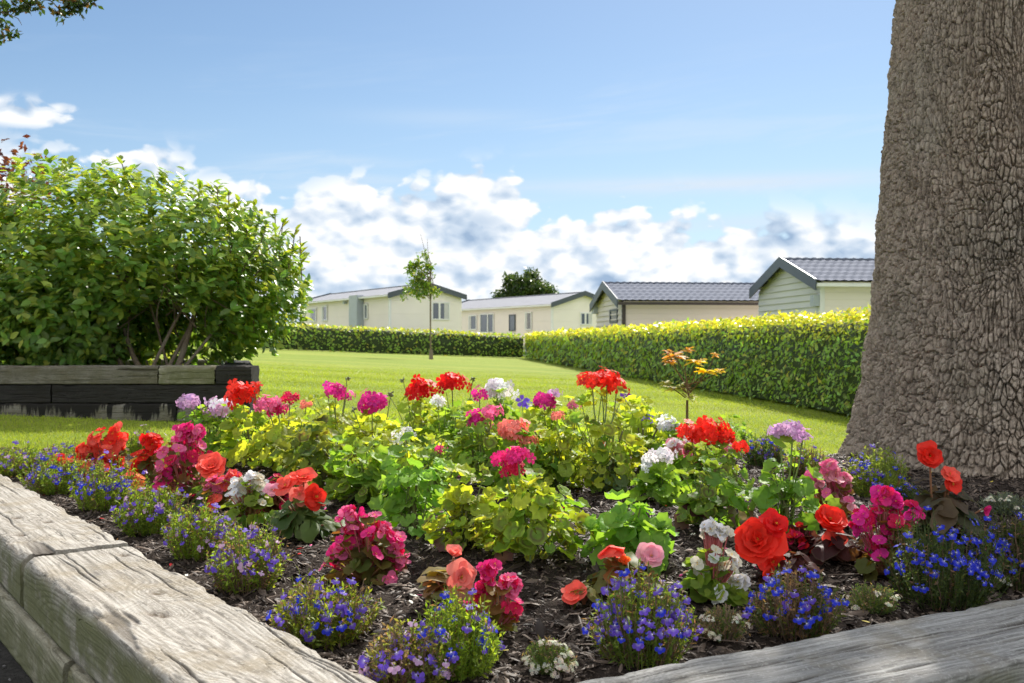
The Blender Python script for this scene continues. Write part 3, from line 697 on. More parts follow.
# ------------------------------------------------------------------ hedges
def hedge(name, label, a, b, h, w, col_face, col_top, dens, size_at, seed=1, top_bright=.55):
    a, b = np.array(a, float), np.array(b, float); L = np.linalg.norm(b - a); u = (b - a) / L; n = np.array([-u[1], u[0]])
    mid = (a + b) / 2; t = thing(name, label, 'hedge', (mid[0], mid[1], float(lawnz(mid[:1], mid[1:])[0])), group='clipped hedges round the lawn')
    # dark filler sheet added inside so light does not pass through the leaves
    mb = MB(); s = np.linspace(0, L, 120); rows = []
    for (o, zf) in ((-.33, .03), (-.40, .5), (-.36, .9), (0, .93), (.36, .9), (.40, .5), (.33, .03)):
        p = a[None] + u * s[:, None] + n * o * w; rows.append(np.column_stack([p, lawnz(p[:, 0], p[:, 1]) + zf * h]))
    mb.grid(np.array(rows), np.tile((.030, .048, .012), (7 * 120, 1))); part('light_stop_core', mb, M_STEM, t)
    # stems at the foot
    mb = MB(); limb(mb, (0, 0, -.03), (.03, .02, .35), .02, .012, .05, 5, 4); sme = mb.mesh('stem', M_TWIG)
    for s0 in np.linspace(.3, L - .3, 60):
        p = a + u * s0 + n * RNG.normal(0, .12) * w; z = float(lawnz(p[:1], p[1:])[0]); inst('stem', sme, t, (p[0] - t.location[0], p[1] - t.location[1], z - t.location[2]), (0, 0, RNG.uniform(0, 6)))
    mb = MB()
    # sample by distance from the camera so that leaves keep a similar size in view
    ss = np.linspace(0, L, 400); pc = a[None] + u * ss[:, None]; dist = np.hypot(pc[:, 0], pc[:, 1]); sz = size_at(dist)
    wgt = 1 / sz ** 2; N = int(dens * np.trapz(wgt, ss) * (2 * h + w)); cdf = np.cumsum(wgt); cdf /= cdf[-1]
    s0 = np.interp(RNG.uniform(0, 1, N), cdf, ss); sz = np.interp(s0, ss, sz)
    f = RNG.uniform(0, 2 * h + w, N); side = np.where(f < h, -1, np.where(f < h + w, 0, 1)); zf = np.where(side == -1, f, np.where(side == 1, f - h - w, h)) / h; off = np.where(side == 0, f - h - w / 2, side * w / 2)
    bul = 1 + .10 * fbm(s0 * 1.3, zf * 2, side * 3.1, 3, seed)
    hh = h * (1 + .035 * fbm(s0 * .9, s0 * 0, None, 3, seed + 5))
    dep = RNG.exponential(.06, N)
    off = off * bul * (1 - .12 * (1 - zf) ** 2); off = off - np.sign(off) * dep * (side != 0)
    zf2 = np.where(side == 0, 1 - dep * .8 + RNG.normal(0, .012, N) + .02 * (RNG.uniform(0, 1, N) < .08), zf)
    foot = -.02 + .09 * (fbm(s0 * 2.2, side * 4, None, 2, seed + 9) * .5 + .5); keep = (zf2 > foot)
    P2 = a[None] + u * s0[:, None] + n * off[:, None]; z = lawnz(P2[:, 0], P2[:, 1]) + zf2 * hh
    Nv = np.where(side[:, None] == 0, np.array([0, 0, 1.]), np.column_stack([n[0] * side, n[1] * side, np.full(N, .45)])) + rvec(N) * .75
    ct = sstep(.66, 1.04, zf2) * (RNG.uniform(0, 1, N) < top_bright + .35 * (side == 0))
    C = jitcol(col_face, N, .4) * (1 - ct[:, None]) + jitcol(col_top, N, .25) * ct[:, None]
    C = np.where((RNG.uniform(0, 1, (N, 1)) < .08), jitcol((.50, .50, .07), N, .2), C)
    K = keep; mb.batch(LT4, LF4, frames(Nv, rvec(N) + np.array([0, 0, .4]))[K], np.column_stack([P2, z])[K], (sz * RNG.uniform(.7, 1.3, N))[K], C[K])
    part('foliage', mb, M_HEDGE, t)
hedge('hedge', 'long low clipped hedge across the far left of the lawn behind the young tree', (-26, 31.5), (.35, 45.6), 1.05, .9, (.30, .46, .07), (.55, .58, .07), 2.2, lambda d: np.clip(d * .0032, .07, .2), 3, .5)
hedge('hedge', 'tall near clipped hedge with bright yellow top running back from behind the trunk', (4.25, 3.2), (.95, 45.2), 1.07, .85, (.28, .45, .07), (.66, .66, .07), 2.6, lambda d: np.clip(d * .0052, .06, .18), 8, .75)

# ------------------------------------------------------------------ caravans
def sidingmat(name, c, pitch=.15, depth=.012):
    m, t = newmat(name); co = t.n('ShaderNodeTexCoord').outputs['Object']
    z = t.n('ShaderNodeSeparateXYZ', {0: co}).outputs[2]
    fr = t.m('FRACT', t.m('DIVIDE', z, pitch)); nz = t.n('ShaderNodeTexNoise', {'Vector': co, 'Scale': 1.2, 'Detail': 6.}).outputs[0]
    bp = t.n('ShaderNodeBump', {'Height': t.m('POWER', fr, .6), 'Strength': 1.0, 'Distance': depth}, invert=True).outputs[0]
    col = t.mix(t.m('MULTIPLY', nz, .35), c, tuple(x * .72 for x in c))
    p = t.n('ShaderNodeBsdfPrincipled', {'Base Color': col, 'Roughness': .55, 'Specular IOR Level': .3, 'Normal': bp}); out(t, p.outputs[0]); return m
M_CREAM = sidingmat('cream_panel', (.88, .79, .75), .6, .004); M_CREAM2 = sidingmat('ivory_panel', (.88, .82, .77), .6, .004)
M_PINK = sidingmat('beige_pink_siding', (.84, .73, .65)); M_SAGE = sidingmat('sage_siding', (.60, .61, .56), .15, .02); M_SAND = sidingmat('pale_sand_siding', (.84, .77, .69))
M_TAN = sidingmat('tan_siding', (.70, .64, .55), .15, .02)
M_ROOFM = simple('grey_roof_sheet', (.30, .305, .33), .9, .08); M_TILE = simple('slate_tile_sheet', (.16, .175, .22), .85, .06); M_DARK = simple('slate_fascia', (.06, .075, .095), .4); M_UPVC = simple('white_frame', (.75, .75, .74), .35)
M_PIPE = simple('downpipe_dark', (.05, .035, .03), .4); M_GREY = simple('grey_panel', (.38, .42, .46), .5); M_CURT = simple('net_curtain', (.55, .55, .55), .9)
def glassmat():
    m, t = newmat('window_glass'); p = t.n('ShaderNodeBsdfPrincipled', {'Base Color': (.05, .07, .10, 1), 'Roughness': .06, 'Specular IOR Level': .9}); out(t, p.outputs[0]); return m
M_GLASS = glassmat()
def caravan(label, corner, gdir, L, W, z0, ze, zr, wall, gwall, roof, tile, windows, fascia=M_DARK, extras=(), trim=None):
    """corner: near gable/long-side corner. local x: along the long side, local y: along the gable (both away from the corner).
    windows: (face 'L'|'G', s0, s1, z0, z1, kind)"""
    a = math.atan2(gdir[1], gdir[0])
    ldir = (-gdir[1], gdir[0]) if extras and 'left' in extras else (gdir[1], -gdir[0])
    t = thing('static_caravan', label, 'caravan', (corner[0], corner[1], z0), group='caravans beyond the hedge')
    X = np.array([*ldir, 0.]); Y = np.array([*gdir, 0.]); O = np.array([corner[0], corner[1], 0.])
    flip = np.cross(X, Y)[2] < 0
    def P(x, y, z): return O + X * x + Y * y + np.array([0, 0, z])
    def bx(mb, p, q, C=None):
        k = mb.k; mb.box((0, 0, 0), (1, 1, 1), C); V = mb.v[-1]
        mb.v[-1] = np.array([P(p[0] + v[0] * (q[0] - p[0]), p[1] + v[1] * (q[1] - p[1]), p[2] + v[2] * (q[2] - p[2])) for v in V])
    mb = MB(); bx(mb, (.02, .02, z0 + .45), (L - .02, W - .02, ze + .02)); part('wall', mb, wall, t, smooth=False)
    for x in (0, L - .04):
        mb = MB()
        if wall in (M_PINK, M_SAND) and x == 0:      # lapped boards
            zz_ = z0 + .44
            while zz_ < zr - .1:
                zt = zz_ + .15
                def hw(z): return W / 2 - .005 if z <= ze else max(.02, (W / 2) * (zr - z) / (zr - ze))
                a_, b_ = hw(zz_), hw(zt); c_ = W / 2
                q4 = [P(-.035, c_ - a_, zz_), P(-.035, c_ + a_, zz_), P(-.006, c_ + b_, zt), P(-.006, c_ - b_, zt), P(-.004, c_ - a_, zz_), P(-.004, c_ + a_, zz_)]
                mb.add(q4, [(0, 1, 2, 3), (0, 4, 5, 1)]); zz_ = zt
        v = [P(x + q, y, z) for q in (0, .04) for (y, z) in ((0, z0 + .44), (W, z0 + .44), (W, ze), (W / 2, zr - .03), (0, ze))]
        mb.add(v, [(0, 1, 2, 3, 4), (9, 8, 7, 6, 5)] + [(i, i + 5, (i + 1) % 5 + 5, (i + 1) % 5) for i in range(5)])
        part('gable_wall', mb, gwall, t, smooth=False)
    mb = MB(); bx(mb, (.1, .1, z0), (L - .1, W - .1, z0 + .45)); part('skirting', mb, M_GREY, t, smooth=False)
    ov = .18
    for sgn in (0, 1):
        mb = MB(); n = int(L / .03) if tile else 2; mrow = 13 if tile else 2
        xs = np.linspace(-ov, L + ov, n); rs = np.linspace(0, 1, mrow * (3 if tile else 1)); rows = []
        for r in rs:
            y = -ov + (W / 2 + ov) * r; z = ze - ov * (zr - ze) / (W / 2) + (zr - ze + ov * (zr - ze) / (W / 2)) * r + .05
            if tile:
                wv = .009 * np.sin(xs / .2 * 2 * PI) ** 1; stp = .05 * (1 - (r * 6) % 1.0)
            else: wv = 0 * xs; stp = 0
            yy = y if sgn == 0 else W - y
            rows.append(O + X * xs[:, None] + Y * yy + np.column_stack([0 * xs, 0 * xs, z + wv + stp]))
        mb.grid(np.array(rows)); o = part('roof', mb, roof, t, smooth=tile)
    for x in (-ov - .03, L + ov):      # barge boards and ridge
        for s in (0, 1):
            mb = MB(); q = [(-ov if s == 0 else W + ov, ze - ov * (zr - ze) / (W / 2)), (W / 2, zr)]
            v = [P(x + e, y, z + dz) for e in (0, .03) for (y, z) in q for dz in (-.13, .125)]
            mb.add(v, [(0, 2, 3, 1), (4, 5, 7, 6), (0, 1, 5, 4), (2, 6, 7, 3), (1, 3, 7, 5), (0, 4, 6, 2)]); part('barge_board', mb, fascia, t, smooth=False)
    mb = MB(); bx(mb, (-ov, W / 2 - .06, zr + .045), (L + ov, W / 2 + .06, zr + .085)); part('ridge_cap', mb, roof, t, smooth=False)
    mb = MB(); bx(mb, (-ov, -ov - .09, ze - .045 - ov * (zr - ze) / (W / 2)), (L + ov, -ov - .005, ze + .03 - ov * (zr - ze) / (W / 2))); part('gutter', mb, trim or M_UPVC, t, smooth=False)
    mb = MB()
    bx(mb, (-.03, -.03, z0 + .45), (.07, .07, ze - .05)); part('corner_trim', mb, M_UPVC if trim is None else trim, t, smooth=False)
    for (face, s0, s1, w0, w1, kind) in windows:
        def q(mb, s0_, s1_, a_, b_, d0, d1):
            if face == 'L': bx(mb, (s0_, -d1, a_), (s1_, -d0, b_))
            else: bx(mb, (-d1, s0_, a_), (-d0, s1_, b_))
        w0, w1 = w0, w1
        if kind in ('panel', 'box'):
            mb = MB(); q(mb, s0, s1, w0, w1, .0, .35 if kind == 'panel' else .16); part('door' if kind == 'panel' else 'wall_lamp', mb, M_GREY, t, smooth=False); continue
        fr = MB(); f = .06
        q(fr, s0, s1, w0, w0 + f, .0, .05); q(fr, s0, s1, w1 - f, w1, .0, .05); q(fr, s0, s0 + f, w0 + f, w1 - f, .0, .05); q(fr, s1 - f, s1, w0 + f, w1 - f, .0, .05)
        if kind in ('two', 'patio'):
            m_ = s0 + (s1 - s0) * .42; q(fr, m_ - .05, m_ + .05, w0 + f, w1 - f, .0, .05)
        fo = part('door' if kind == 'patio' else 'window', fr, M_DARK if kind == 'dark' else M_UPVC, t, smooth=False)
        g = MB(); q(g, s0 + f, s1 - f, w0 + f, w1 - f, -.01, .028); part('pane', g, M_GLASS, fo, smooth=False)
        if kind in ('net', 'two'):
            c = MB(); q(c, s1 - f - (s1 - s0) * .25, s1 - f - .01, w0 + f, w1 - f, .03, .036); part('curtain', c, M_CURT, fo, smooth=False)
    return t
# world position helper: distance along a face from pixel column
def along(corner, d, px):
    k = (px - 512) / F; return (k * corner[1] - corner[0]) / (d[0] - k * d[1])
def zat(corner, d, s, py): return CAMZ + (341.5 - py) / F * (corner[1] + d[1] * s)
def build_caravans():
    g = (.852, .523); l = (-.523, .852)
    c = (-5.6, 45.8); s = lambda px: along(c, l, px); sg = lambda px: along(c, g, px)
    z = lambda px, py: zat(c, l, s(px), py); zg = lambda px, py: zat(c, g, sg(px), py)
    # long side runs away to the left, so build with ldir = l
    W = [('L', s(316.5), s(310.5), z(313, 322), z(313, 308), 'net'), ('L', s(327.5), s(322.5), z(325, 321), z(325, 305.5), 'net'), ('L', s(303), s(301), z(302, 322), z(302, 311), 'one'), ('L', s(368), s(364.5), z(366, 319), z(366, 304), 'net'),
         ('L', s(363.5), s(355.5), .3, z(360, 295.5), 'panel'), ('L', s(347), s(345.5), z(346, 304), z(346, 301), 'box'), ('G', sg(431.5), sg(449.5), zg(440, 320), zg(440, 302), 'two')]
    caravan('long cream caravan at the far left with a grey box on its side wall', c, g, 12, 3.75, .25, 2.92, 3.42, M_CREAM, M_CREAM2, M_ROOFM, False, W, extras=('left',), trim=M_UPVC)
    c = (2.04, 51.); s = lambda px: along(c, l, px); sg = lambda px: along(c, g, px)
    z = lambda px, py: zat(c, l, s(px), py); zg = lambda px, py: zat(c, g, sg(px), py)
    W = [('L', s(532), s(525.5), z(529, 330), z(529, 312), 'net'), ('L', s(515.5), s(509.5), z(512, 331), z(512, 314.5), 'dark'), ('L', s(494), s(480.5), z(487, 333), z(487, 313.5), 'patio'), ('L', s(477), s(469), z(473, 330), z(473, 315), 'net'), ('G', sg(580), sg(592), zg(586, 325), zg(586, 312.5), 'two')]
    caravan('cream caravan with pale grey roof below the broad round tree', c, g, 12, 3.9, .0, 2.68, 3.28, M_CREAM, M_CREAM2, M_ROOFM, False, W, extras=('left',))
    # caravan 3 & 4: gable goes back from the near corner, long side to the right
    g = np.array([-.103, .995]); l = (g[1], -g[0])
    c = (3.11, 28.); sg = lambda px: along(c, g, px); zg = lambda px, py: zat(c, g, sg(px), py)
    W = [('G', sg(618.5), sg(611), zg(615, 323), zg(615, 309), 'dark'), ('G', sg(598.5), sg(596.5), zg(597, 314), zg(597, 303), 'box')]
    caravan('caravan with dark tiled roof and pinkish beige wall right of the middle', c, g, 12, 3.9, -.7, 1.89, 2.46, M_PINK, M_TAN, M_TILE, True, W, trim=M_PIPE)
    c = (6.8, 22.); sg = lambda px: along(c, g, px)
    W = [('G', sg(821), sg(817), 1.55, 1.80, 'box')]
    caravan('sage green gabled caravan with tiled roof next to the big trunk', c, g, 12, 3.9, -.7, 2.07, 2.68, M_SAND, M_SAGE, M_TILE, True, W)
build_caravans()

# ------------------------------------------------------------------ bedding plants
def geranium_leaf_template(n=15, rings=(.0, .38, .62, .82, 1.0)):
    V = [(0, 0, 0)]; 
    a = np.linspace(.28, 2 * PI - .28, n)          # notch at the stalk
    for r in rings[1:]:
        for i, t in enumerate(a):
            rr = r * (1 + (.09 if i % 2 else -.07) * (r > .9))
            V.append((-math.cos(t) * rr, -math.sin(t) * rr, .16 * r * r + .05 * math.sin(t * 4) * r * r + (.05 if i % 2 else -.03) * r * r))
    F_ = []
    for i in range(n - 1): F_.append((0, 1 + i, 2 + i))
    for k in range(len(rings) - 2):
        for i in range(n - 1):
            p = 1 + k * n + i; F_.append((p, p + n, p + n + 1, p + 1))
    return np.array(V, float), F_, np.array([0.] + [r for r in rings[1:] for _ in range(n)])
GT, GF, GR = geranium_leaf_template()
LEAFC = {'yg': ((.54, .60, .06), (.26, .42, .05)), 'yellow': ((.50, .56, .06), (.20, .42, .05)), 'mg': ((.30, .46, .06), (.15, .31, .05)), 'dg': ((.12, .22, .045), (.30, .34, .05)), 'lime': ((.30, .50, .08), (.18, .38, .06)), 'sage': ((.20, .27, .13), (.10, .18, .07))}
def leaf_colors(K, pal, zonal):
    a, b = LEAFC[pal]; g = RNG.uniform(0, 1, (K, 1)); base = np.array(a) * g + np.array(b) * (1 - g); base = base * RNG.uniform(.8, 1.2, (K, 1))
    C = np.repeat(base[:, None, :], len(GR), 1)
    if zonal:
        z = np.where(RNG.uniform(0, 1, K) < zonal * .8, RNG.uniform(.3, 1, K), 0)[:, None, None]
        band = np.exp(-((GR - .66) / .16) ** 2)[None, :, None]
        C = C * (1 - z * band * .9) + np.array([.12, .035, .045]) * z * band * .9; C = C * (1 - .3 * z * (GR < .45)[None, :, None])
        edge = sstep(.8, 1, GR)[None, :, None]; C = C * (1 - edge * z * .5) + np.array([.38, .38, .06]) * edge * z * .5
    return C
FLT, FLF = [], []
for k in range(5):        # floret: five petals, radius 1
    a = k * 2 * PI / 5; ca, sa = math.cos(a), math.sin(a)
    for (r, s_, z) in ((.08, 0, 0), (.55, .34, .10), (1.0, .28, .02), (1.02, -.28, .02), (.55, -.34, .10), (.6, 0, .02)):
        FLT.append((ca * r - sa * s_, sa * r + ca * s_, z))
    b = k * 6; FLF += [(b, b + 5, b + 1), (b + 1, b + 5, b + 2), (b + 2, b + 5, b + 3), (b + 3, b + 5, b + 4), (b + 4, b + 5, b)]
FLT = np.array(FLT)
PET = {'red': (.70, .012, .012), 'scarlet': (.78, .035, .018), 'coral': (.88, .13, .09), 'salmon': (.85, .25, .20), 'pink': (.82, .17, .36), 'hot': (.72, .03, .22), 'magenta': (.70, .03, .30), 'lilac': (.66, .42, .68), 'white': (.80, .82, .84), 'cream': (.76, .74, .60), 'palepink': (.84, .40, .48), 'orange': (.85, .22, .05), 'crimson': (.60, .012, .08), 'violet': (.17, .09, .62), 'blue': (.025, .04, .60), 'purple': (.16, .05, .35)}
def flower_ball(mb, c, r, col, n=26, col2=None, flat=.75, fr=.42):
    i = np.arange(n) + .5; ph = np.arccos(1 - 1.45 * i / n); th = PI * (1 + 5 ** .5) * i + RNG.uniform(0, 6)
    d = np.column_stack([np.cos(th) * np.sin(ph), np.sin(th) * np.sin(ph), np.cos(ph)])
    P = np.array(c) + d * np.array([r, r, r * flat]) * RNG.uniform(.55, 1.08, (n, 1)) * (1 + .22 * np.sin(3 * th + 1.3))[:, None] + RNG.normal(0, r * .09, (n, 3))
    Nv = d + rvec(n) * .55 + np.array([0, -.15, .1]); C = jitcol(PET[col], n, .28, .08)
    if col2: C = np.where(RNG.uniform(0, 1, (n, 1)) < .4, jitcol(PET[col2], n, .12, .06), C)
    CC = np.repeat(C[:, None, :], 30, 1); 
    mb.batch(FLT, FLF, frames(Nv, rvec(n)), P, RNG.uniform(.85, 1.15, n) * r * fr, CC)
def geranium(px, base, w, top, pal, zonal, heads=(), label='', buds=(), leaf=1.0, dens=1.0, cat='flower', group='geraniums in the bed', extra=None, name='geranium'):
    top -= 5 if top < 440 else 2; w *= 1.12
    g = gpos(px, base); Y = g[1]; sc = Y / F
    rx = w * sc / 2; h = (base - top) * sc
    t = thing(name, label, cat, g, group=group)
    mb = MB(); st = MB()
    K = int(125 * dens * max(.5, rx / .12) ** 1.3); 
    d = rvec(K); d[:, 2] = abs(d[:, 2]); q = RNG.uniform(.25, 1.0, (K, 1)) ** .6
    sh = rvec(9); sh[:, 2] = abs(sh[:, 2]); lob = 1 + .26 * np.clip((d @ sh.T).max(1) * 4 - 3, -1, 1)[:, None]
    P = g + np.array([0, 0, h * .10]) + d * np.array([rx * .95, rx * .9, h * .84]) * q * lob
    P = P + RNG.normal(0, .014, (K, 3))
    P[:, 2] = np.maximum(P[:, 2], soilz(P[:, 0], P[:, 1]) + .02)
    Nv = d * np.array([1, 1, .6]) * .7 + np.array([0.1, -.12, .7]) + rvec(K) * .6
    D = np.column_stack([d[:, 0], d[:, 1], np.zeros(K)]) + rvec(K) * .3
    S = RNG.uniform(.012, .031, K) * leaf * min(1.25, max(.95, 3.0 / Y))
    T = np.repeat(GT[None], K, 0).copy(); cup = RNG.uniform(-.6, 2.6, (K, 1)); T[:, :, 2] *= cup
    fold = RNG.uniform(-.1, .45, (K, 1)); T[:, :, 2] += fold * abs(T[:, :, 1]); T[:, :, 2] += .10 * RNG.normal(0, 1, (K, T.shape[1])) * (GR > .5)
    mb.batch(T, GF, frames(Nv, D), P, S, leaf_colors(K, pal, zonal))
    sel = RNG.permutation(K)[:min(K, 34)]
    for i in sel:
        b = g + np.array([RNG.normal(0, rx * .18), RNG.normal(0, rx * .18), h * RNG.uniform(0, .5)]); e = P[i]; m_ = (b + e) / 2 + np.array([0, 0, -.012])
        st.tube([b, m_, e], [.0022, .0017, .0013], 4, (.16, .22, .06), cap=False)
    for i in range(4):
        e = g + np.array([RNG.normal(0, rx * .3), RNG.normal(0, rx * .3), h * .62]); b = g + np.array([RNG.normal(0, .01), RNG.normal(0, .01), -.01])
        st.tube([b, (b + e) / 2 + RNG.normal(0, .008, 3), e], [.006, .005, .003], 6, (.15, .15, .06))
    part('foliage', mb, M_LEAF, t)
    for hd in heads:
        hx, hy, hw, hc = hd[:4]; c2 = hd[4] if len(hd) > 4 else None
        yy = Y + RNG.uniform(-.05, .05) * rx / .12; c = np.array([(hx - 512) / F * yy, yy, CAMZ + (341.5 - hy) / F * yy])
        f = MB(); flower_ball(f, c - np.array([0, 0, .004]), hw * yy / F / 2 * 1.02, hc, n=int(np.clip(hw * 1.05, 14, 44)), col2=c2)
        part('flower_head', f, M_PETAL, t)
        b = g + np.array([(c[0] - g[0]) * .3, 0, h * .5]); m_ = (b + c) / 2 + np.array([(c[0] - g[0]) * .12, 0, 0])
        st.tube([b, m_, c - np.array([0, 0, hw * sc * .12])], [.0028, .0024, .002], 5, (.20, .25, .08))
        K = 8; dd = rvec(K) * hw * sc * .3
        for q_ in dd: st.tube([c - np.array([0, 0, hw * sc * .14]), c + q_], .0008, 3, (.2, .22, .07), cap=False)
    for (bx_, by_) in buds:
        c = np.array([(bx_ - 512) / F * Y, Y, CAMZ + (341.5 - by_) / F * Y]); b = g + np.array([(c[0] - g[0]) * .5, 0, h * .6])
        st.tube([b, (b + c) / 2 + np.array([.004, 0, 0]), c], [.002, .0016, .0014], 4, (.18, .22, .08))
        for q_ in range(7):
            e = c + rvec(1)[0] * .009; st.tube([c, (c + e) / 2, e, e + (e - c) * .7], [.001, .0032, .0036, .0005], 5, (.20, .24, .10))
    if extra: extra(t, g, Y)
    part('stem', st, M_STEM, t)
    return t

def petal_grid(nu=6, nv=7):
    u = np.linspace(-1, 1, nu); v = np.linspace(0, 1, nv); gu, gv = np.meshgrid(u, v, indexing='ij')
    wid = np.sin(np.clip(gv * .86 + .1, 0, 1) * PI * .78) * .56
    return gu, gv, wid
def rose(mb, c, r, col, axis, layers=((6, 15, 1.0), (6, 32, .9), (5, 50, .74), (5, 66, .55), (4, 78, .38)), ruffle=.09, seed=None):
    """double begonia bloom: layers of (petals, elevation deg, length)"""
    gu, gv, wid = petal_grid(); ax = np.array(axis, float); ax /= np.linalg.norm(ax)
    Fm = frames(ax[None], np.array([[1., .2, .1]]))[0]
    for (n, el, ln) in layers:
        off = RNG.uniform(0, 2 * PI)
        for k in range(n):
            a = off + k * 2 * PI / n + RNG.normal(0, .22); e = math.radians(el + RNG.normal(0, 11)); L = ln * RNG.uniform(.75, 1.12)
            rad = gv * L; y = gu * wid * L * 1.25
            z = -.05 * gv + .20 * gu ** 2 * L + ruffle * L * np.sin(gu * 7 + k * 1.7) * gv ** 2 * .6 - .22 * gv ** 2.5 * L * .5
            x = rad * math.cos(e) - z * math.sin(e); zz_ = rad * math.sin(e) + z * math.cos(e)
            V = np.stack([x * math.cos(a) - y * math.sin(a), x * math.sin(a) + y * math.cos(a), zz_ * .72], -1).reshape(-1, 3)
            V = (V @ Fm.T) * r + np.array(c); cc = jitcol(PET[col], 1, .1, .05)[0]
            C = np.repeat(cc[None], len(V), 0) * (1.0 + .12 * (gv.reshape(-1, 1) - .5)); mb.grid(V.reshape(*gu.shape, 3), C)
    # stamens
    d = rvec(24); d[:, 2] = abs(d[:, 2]); P = np.array(c) + (d * .07 @ Fm.T) * r + ax * r * .10
    mb.batch(LT4, LF4, frames(rvec(24), rvec(24)), P, np.full(24, r * .09), jitcol((.75, .5, .06), 24))
# angular begonia leaf (asymmetric)
def beg_leaf(n=13):
    a = np.linspace(.22, 2 * PI - .22, n); V = [(0, 0, 0)]; R_ = [0.]
    for r in (.5, .9, 1.0):
        for i, t in enumerate(a):
            pr = (1.0 - .35 * abs(math.sin(t / 2 + .2)) + .55 * max(0, math.cos(t - PI)) ** 3); rr = r * pr * (1 + (.05 if i % 2 else -.04) * (r > .85))
            V.append((-math.cos(t) * rr, -math.sin(t) * rr * .85, .10 * r * r * math.sin(t * 3) - .12 * r * r)); R_.append(r)
    F_ = [(0, 1 + i, 2 + i) for i in range(n - 1)]
    for k in range(2):
        for i in range(n - 1): p = 1 + k * n + i; F_.append((p, p + n, p + n + 1, p + 1))
    return np.array(V), F_, np.array(R_)
BT, BF, BR = beg_leaf()
BLEAF = {'green': ((.06, .13, .03), (.16, .22, .05)), 'dark': ((.05, .085, .04), (.15, .10, .06)), 'maroon': ((.06, .018, .02), (.12, .04, .035)), 'salmonleaf': ((.50, .18, .12), (.22, .25, .10)), 'bronze': ((.20, .07, .03), (.13, .18, .04)), 'lime': ((.30, .38, .05), (.12, .25, .04)), 'rust': ((.30, .12, .04), (.14, .20, .05))}
def begonia_leaves(mb, st, g, rx, h, K, pal, size=.035):
    a, b = BLEAF[pal]; d = rvec(K); d[:, 2] = abs(d[:, 2]) * .7
    P = g + d * np.array([rx, rx, h * 1.35]) * RNG.uniform(.3, 1, (K, 1)) + np.array([0, 0, .015])
    P[:, 2] = np.maximum(P[:, 2], soilz(P[:, 0], P[:, 1]) + .015)
    gg = RNG.uniform(0, 1, (K, 1)); base = (np.array(a) * gg + np.array(b) * (1 - gg)) * RNG.uniform(.75, 1.25, (K, 1))
    C = np.repeat(base[:, None], len(BR), 1); ed = (BR > .95)[None, :, None]; C = np.where(ed, C * .6 + np.array([.12, .10, .05]) * .6, C)
    Nv = d * .6 + np.array([0, -.15, .8]) + rvec(K) * .35; D = np.column_stack([d[:, 0], d[:, 1], -.1 * np.ones(K)]) + rvec(K) * .3
    T = np.repeat(BT[None], K, 0).copy(); T[:, :, 2] += .35 * RNG.uniform(0, 1, (K, 1)) * abs(T[:, :, 1]); T[:, :, 2] += .03 * RNG.normal(0, 1, T.shape[:2])
    mb.batch(T, BF, frames(Nv, D), P, RNG.uniform(.6, 1.2, K) * size, C)
    for i in range(K): st.tube([g, (g + P[i]) / 2 + np.array([0, 0, .01]), P[i]], [.003, .0025, .002], 5, (.25, .10, .06), cap=False)
def tuberous(px, base, w, h_px, pal, blooms, label, K=16, lsize=.035, group='large flowered begonias in the bed', extra=None):
    g = gpos(px, base); Y = g[1]; sc = Y / F
    t = thing('begonia', label, 'flower', g, group=group)
    mb = MB(); st = MB(); begonia_leaves(mb, st, g, w * sc / 2, h_px * sc, int(K * 1.6), pal, lsize); part('foliage', mb, M_LEAF, t)
    for bl in blooms:
        x, y, wp, col = bl[:4]; kind = bl[4] if len(bl) > 4 else 'rose'; ax = bl[5] if len(bl) > 5 else (.05, -.75, .65)
        yy = Y - .015; c = np.array([(x - 512) / F * yy, yy, CAMZ + (341.5 - y) / F * yy]); r = wp * yy / F / 2
        f = MB(); nm = 'flower'
        if kind == 'rose': rose(f, c, r, col, ax)
        elif kind == 'open': rose(f, c, r, col, ax, layers=((3, 10, 1.0), (3, 22, .85), (2, 60, .4)), ruffle=.05)
        elif kind == 'loose': rose(f, c, r, col, ax, layers=((5, 5, 1.0), (4, 45, .8), (3, 65, .5)), ruffle=.12)
        elif kind == 'bud': rose(f, c, r, col, ax, layers=((3, 72, 1.0), (3, 80, .8)), ruffle=.02); nm = 'bud'
        elif kind == 'droop': rose(f, c, r, col, (.1, -.3, -.9), layers=((3, 62, 1.0), (3, 50, 1.0)), ruffle=.04)
        part(nm, f, M_PETAL, t)
        b = g + np.array([0, 0, .02]); st.tube([b, (b + c) / 2 + np.array([(c[0] - g[0]) * .1, .01, .01]), c - np.array(ax) * r * .1], [.0032, .0028, .0022], 5, (.30, .14, .07))
        kk = 7 if h_px > 12 else 1; fq = RNG.uniform(.2, .75, (kk, 1)); Pq = b + (c - b) * fq + rvec(kk) * np.array([.035, .02, .012]) + np.array([0, .022, -.01]); a_, b_ = BLEAF[pal]; Cq = np.repeat((np.array(a_) + (np.array(b_) - np.array(a_)) * RNG.uniform(0, 1, (kk, 1)))[:, None], len(BR), 1)
        up_ = MB(); up_.batch(BT, BF, frames(rvec(kk) * .5 + np.array([0, -.3, .7]), rvec(kk) + np.array([0, -.3, -.2])), Pq, RNG.uniform(.45, .85, kk) * lsize, Cq); part('leaves', up_, M_LEAF, t)
    if extra: extra(t, g, Y, st)
    part('stem', st, M_STEM, t); return t

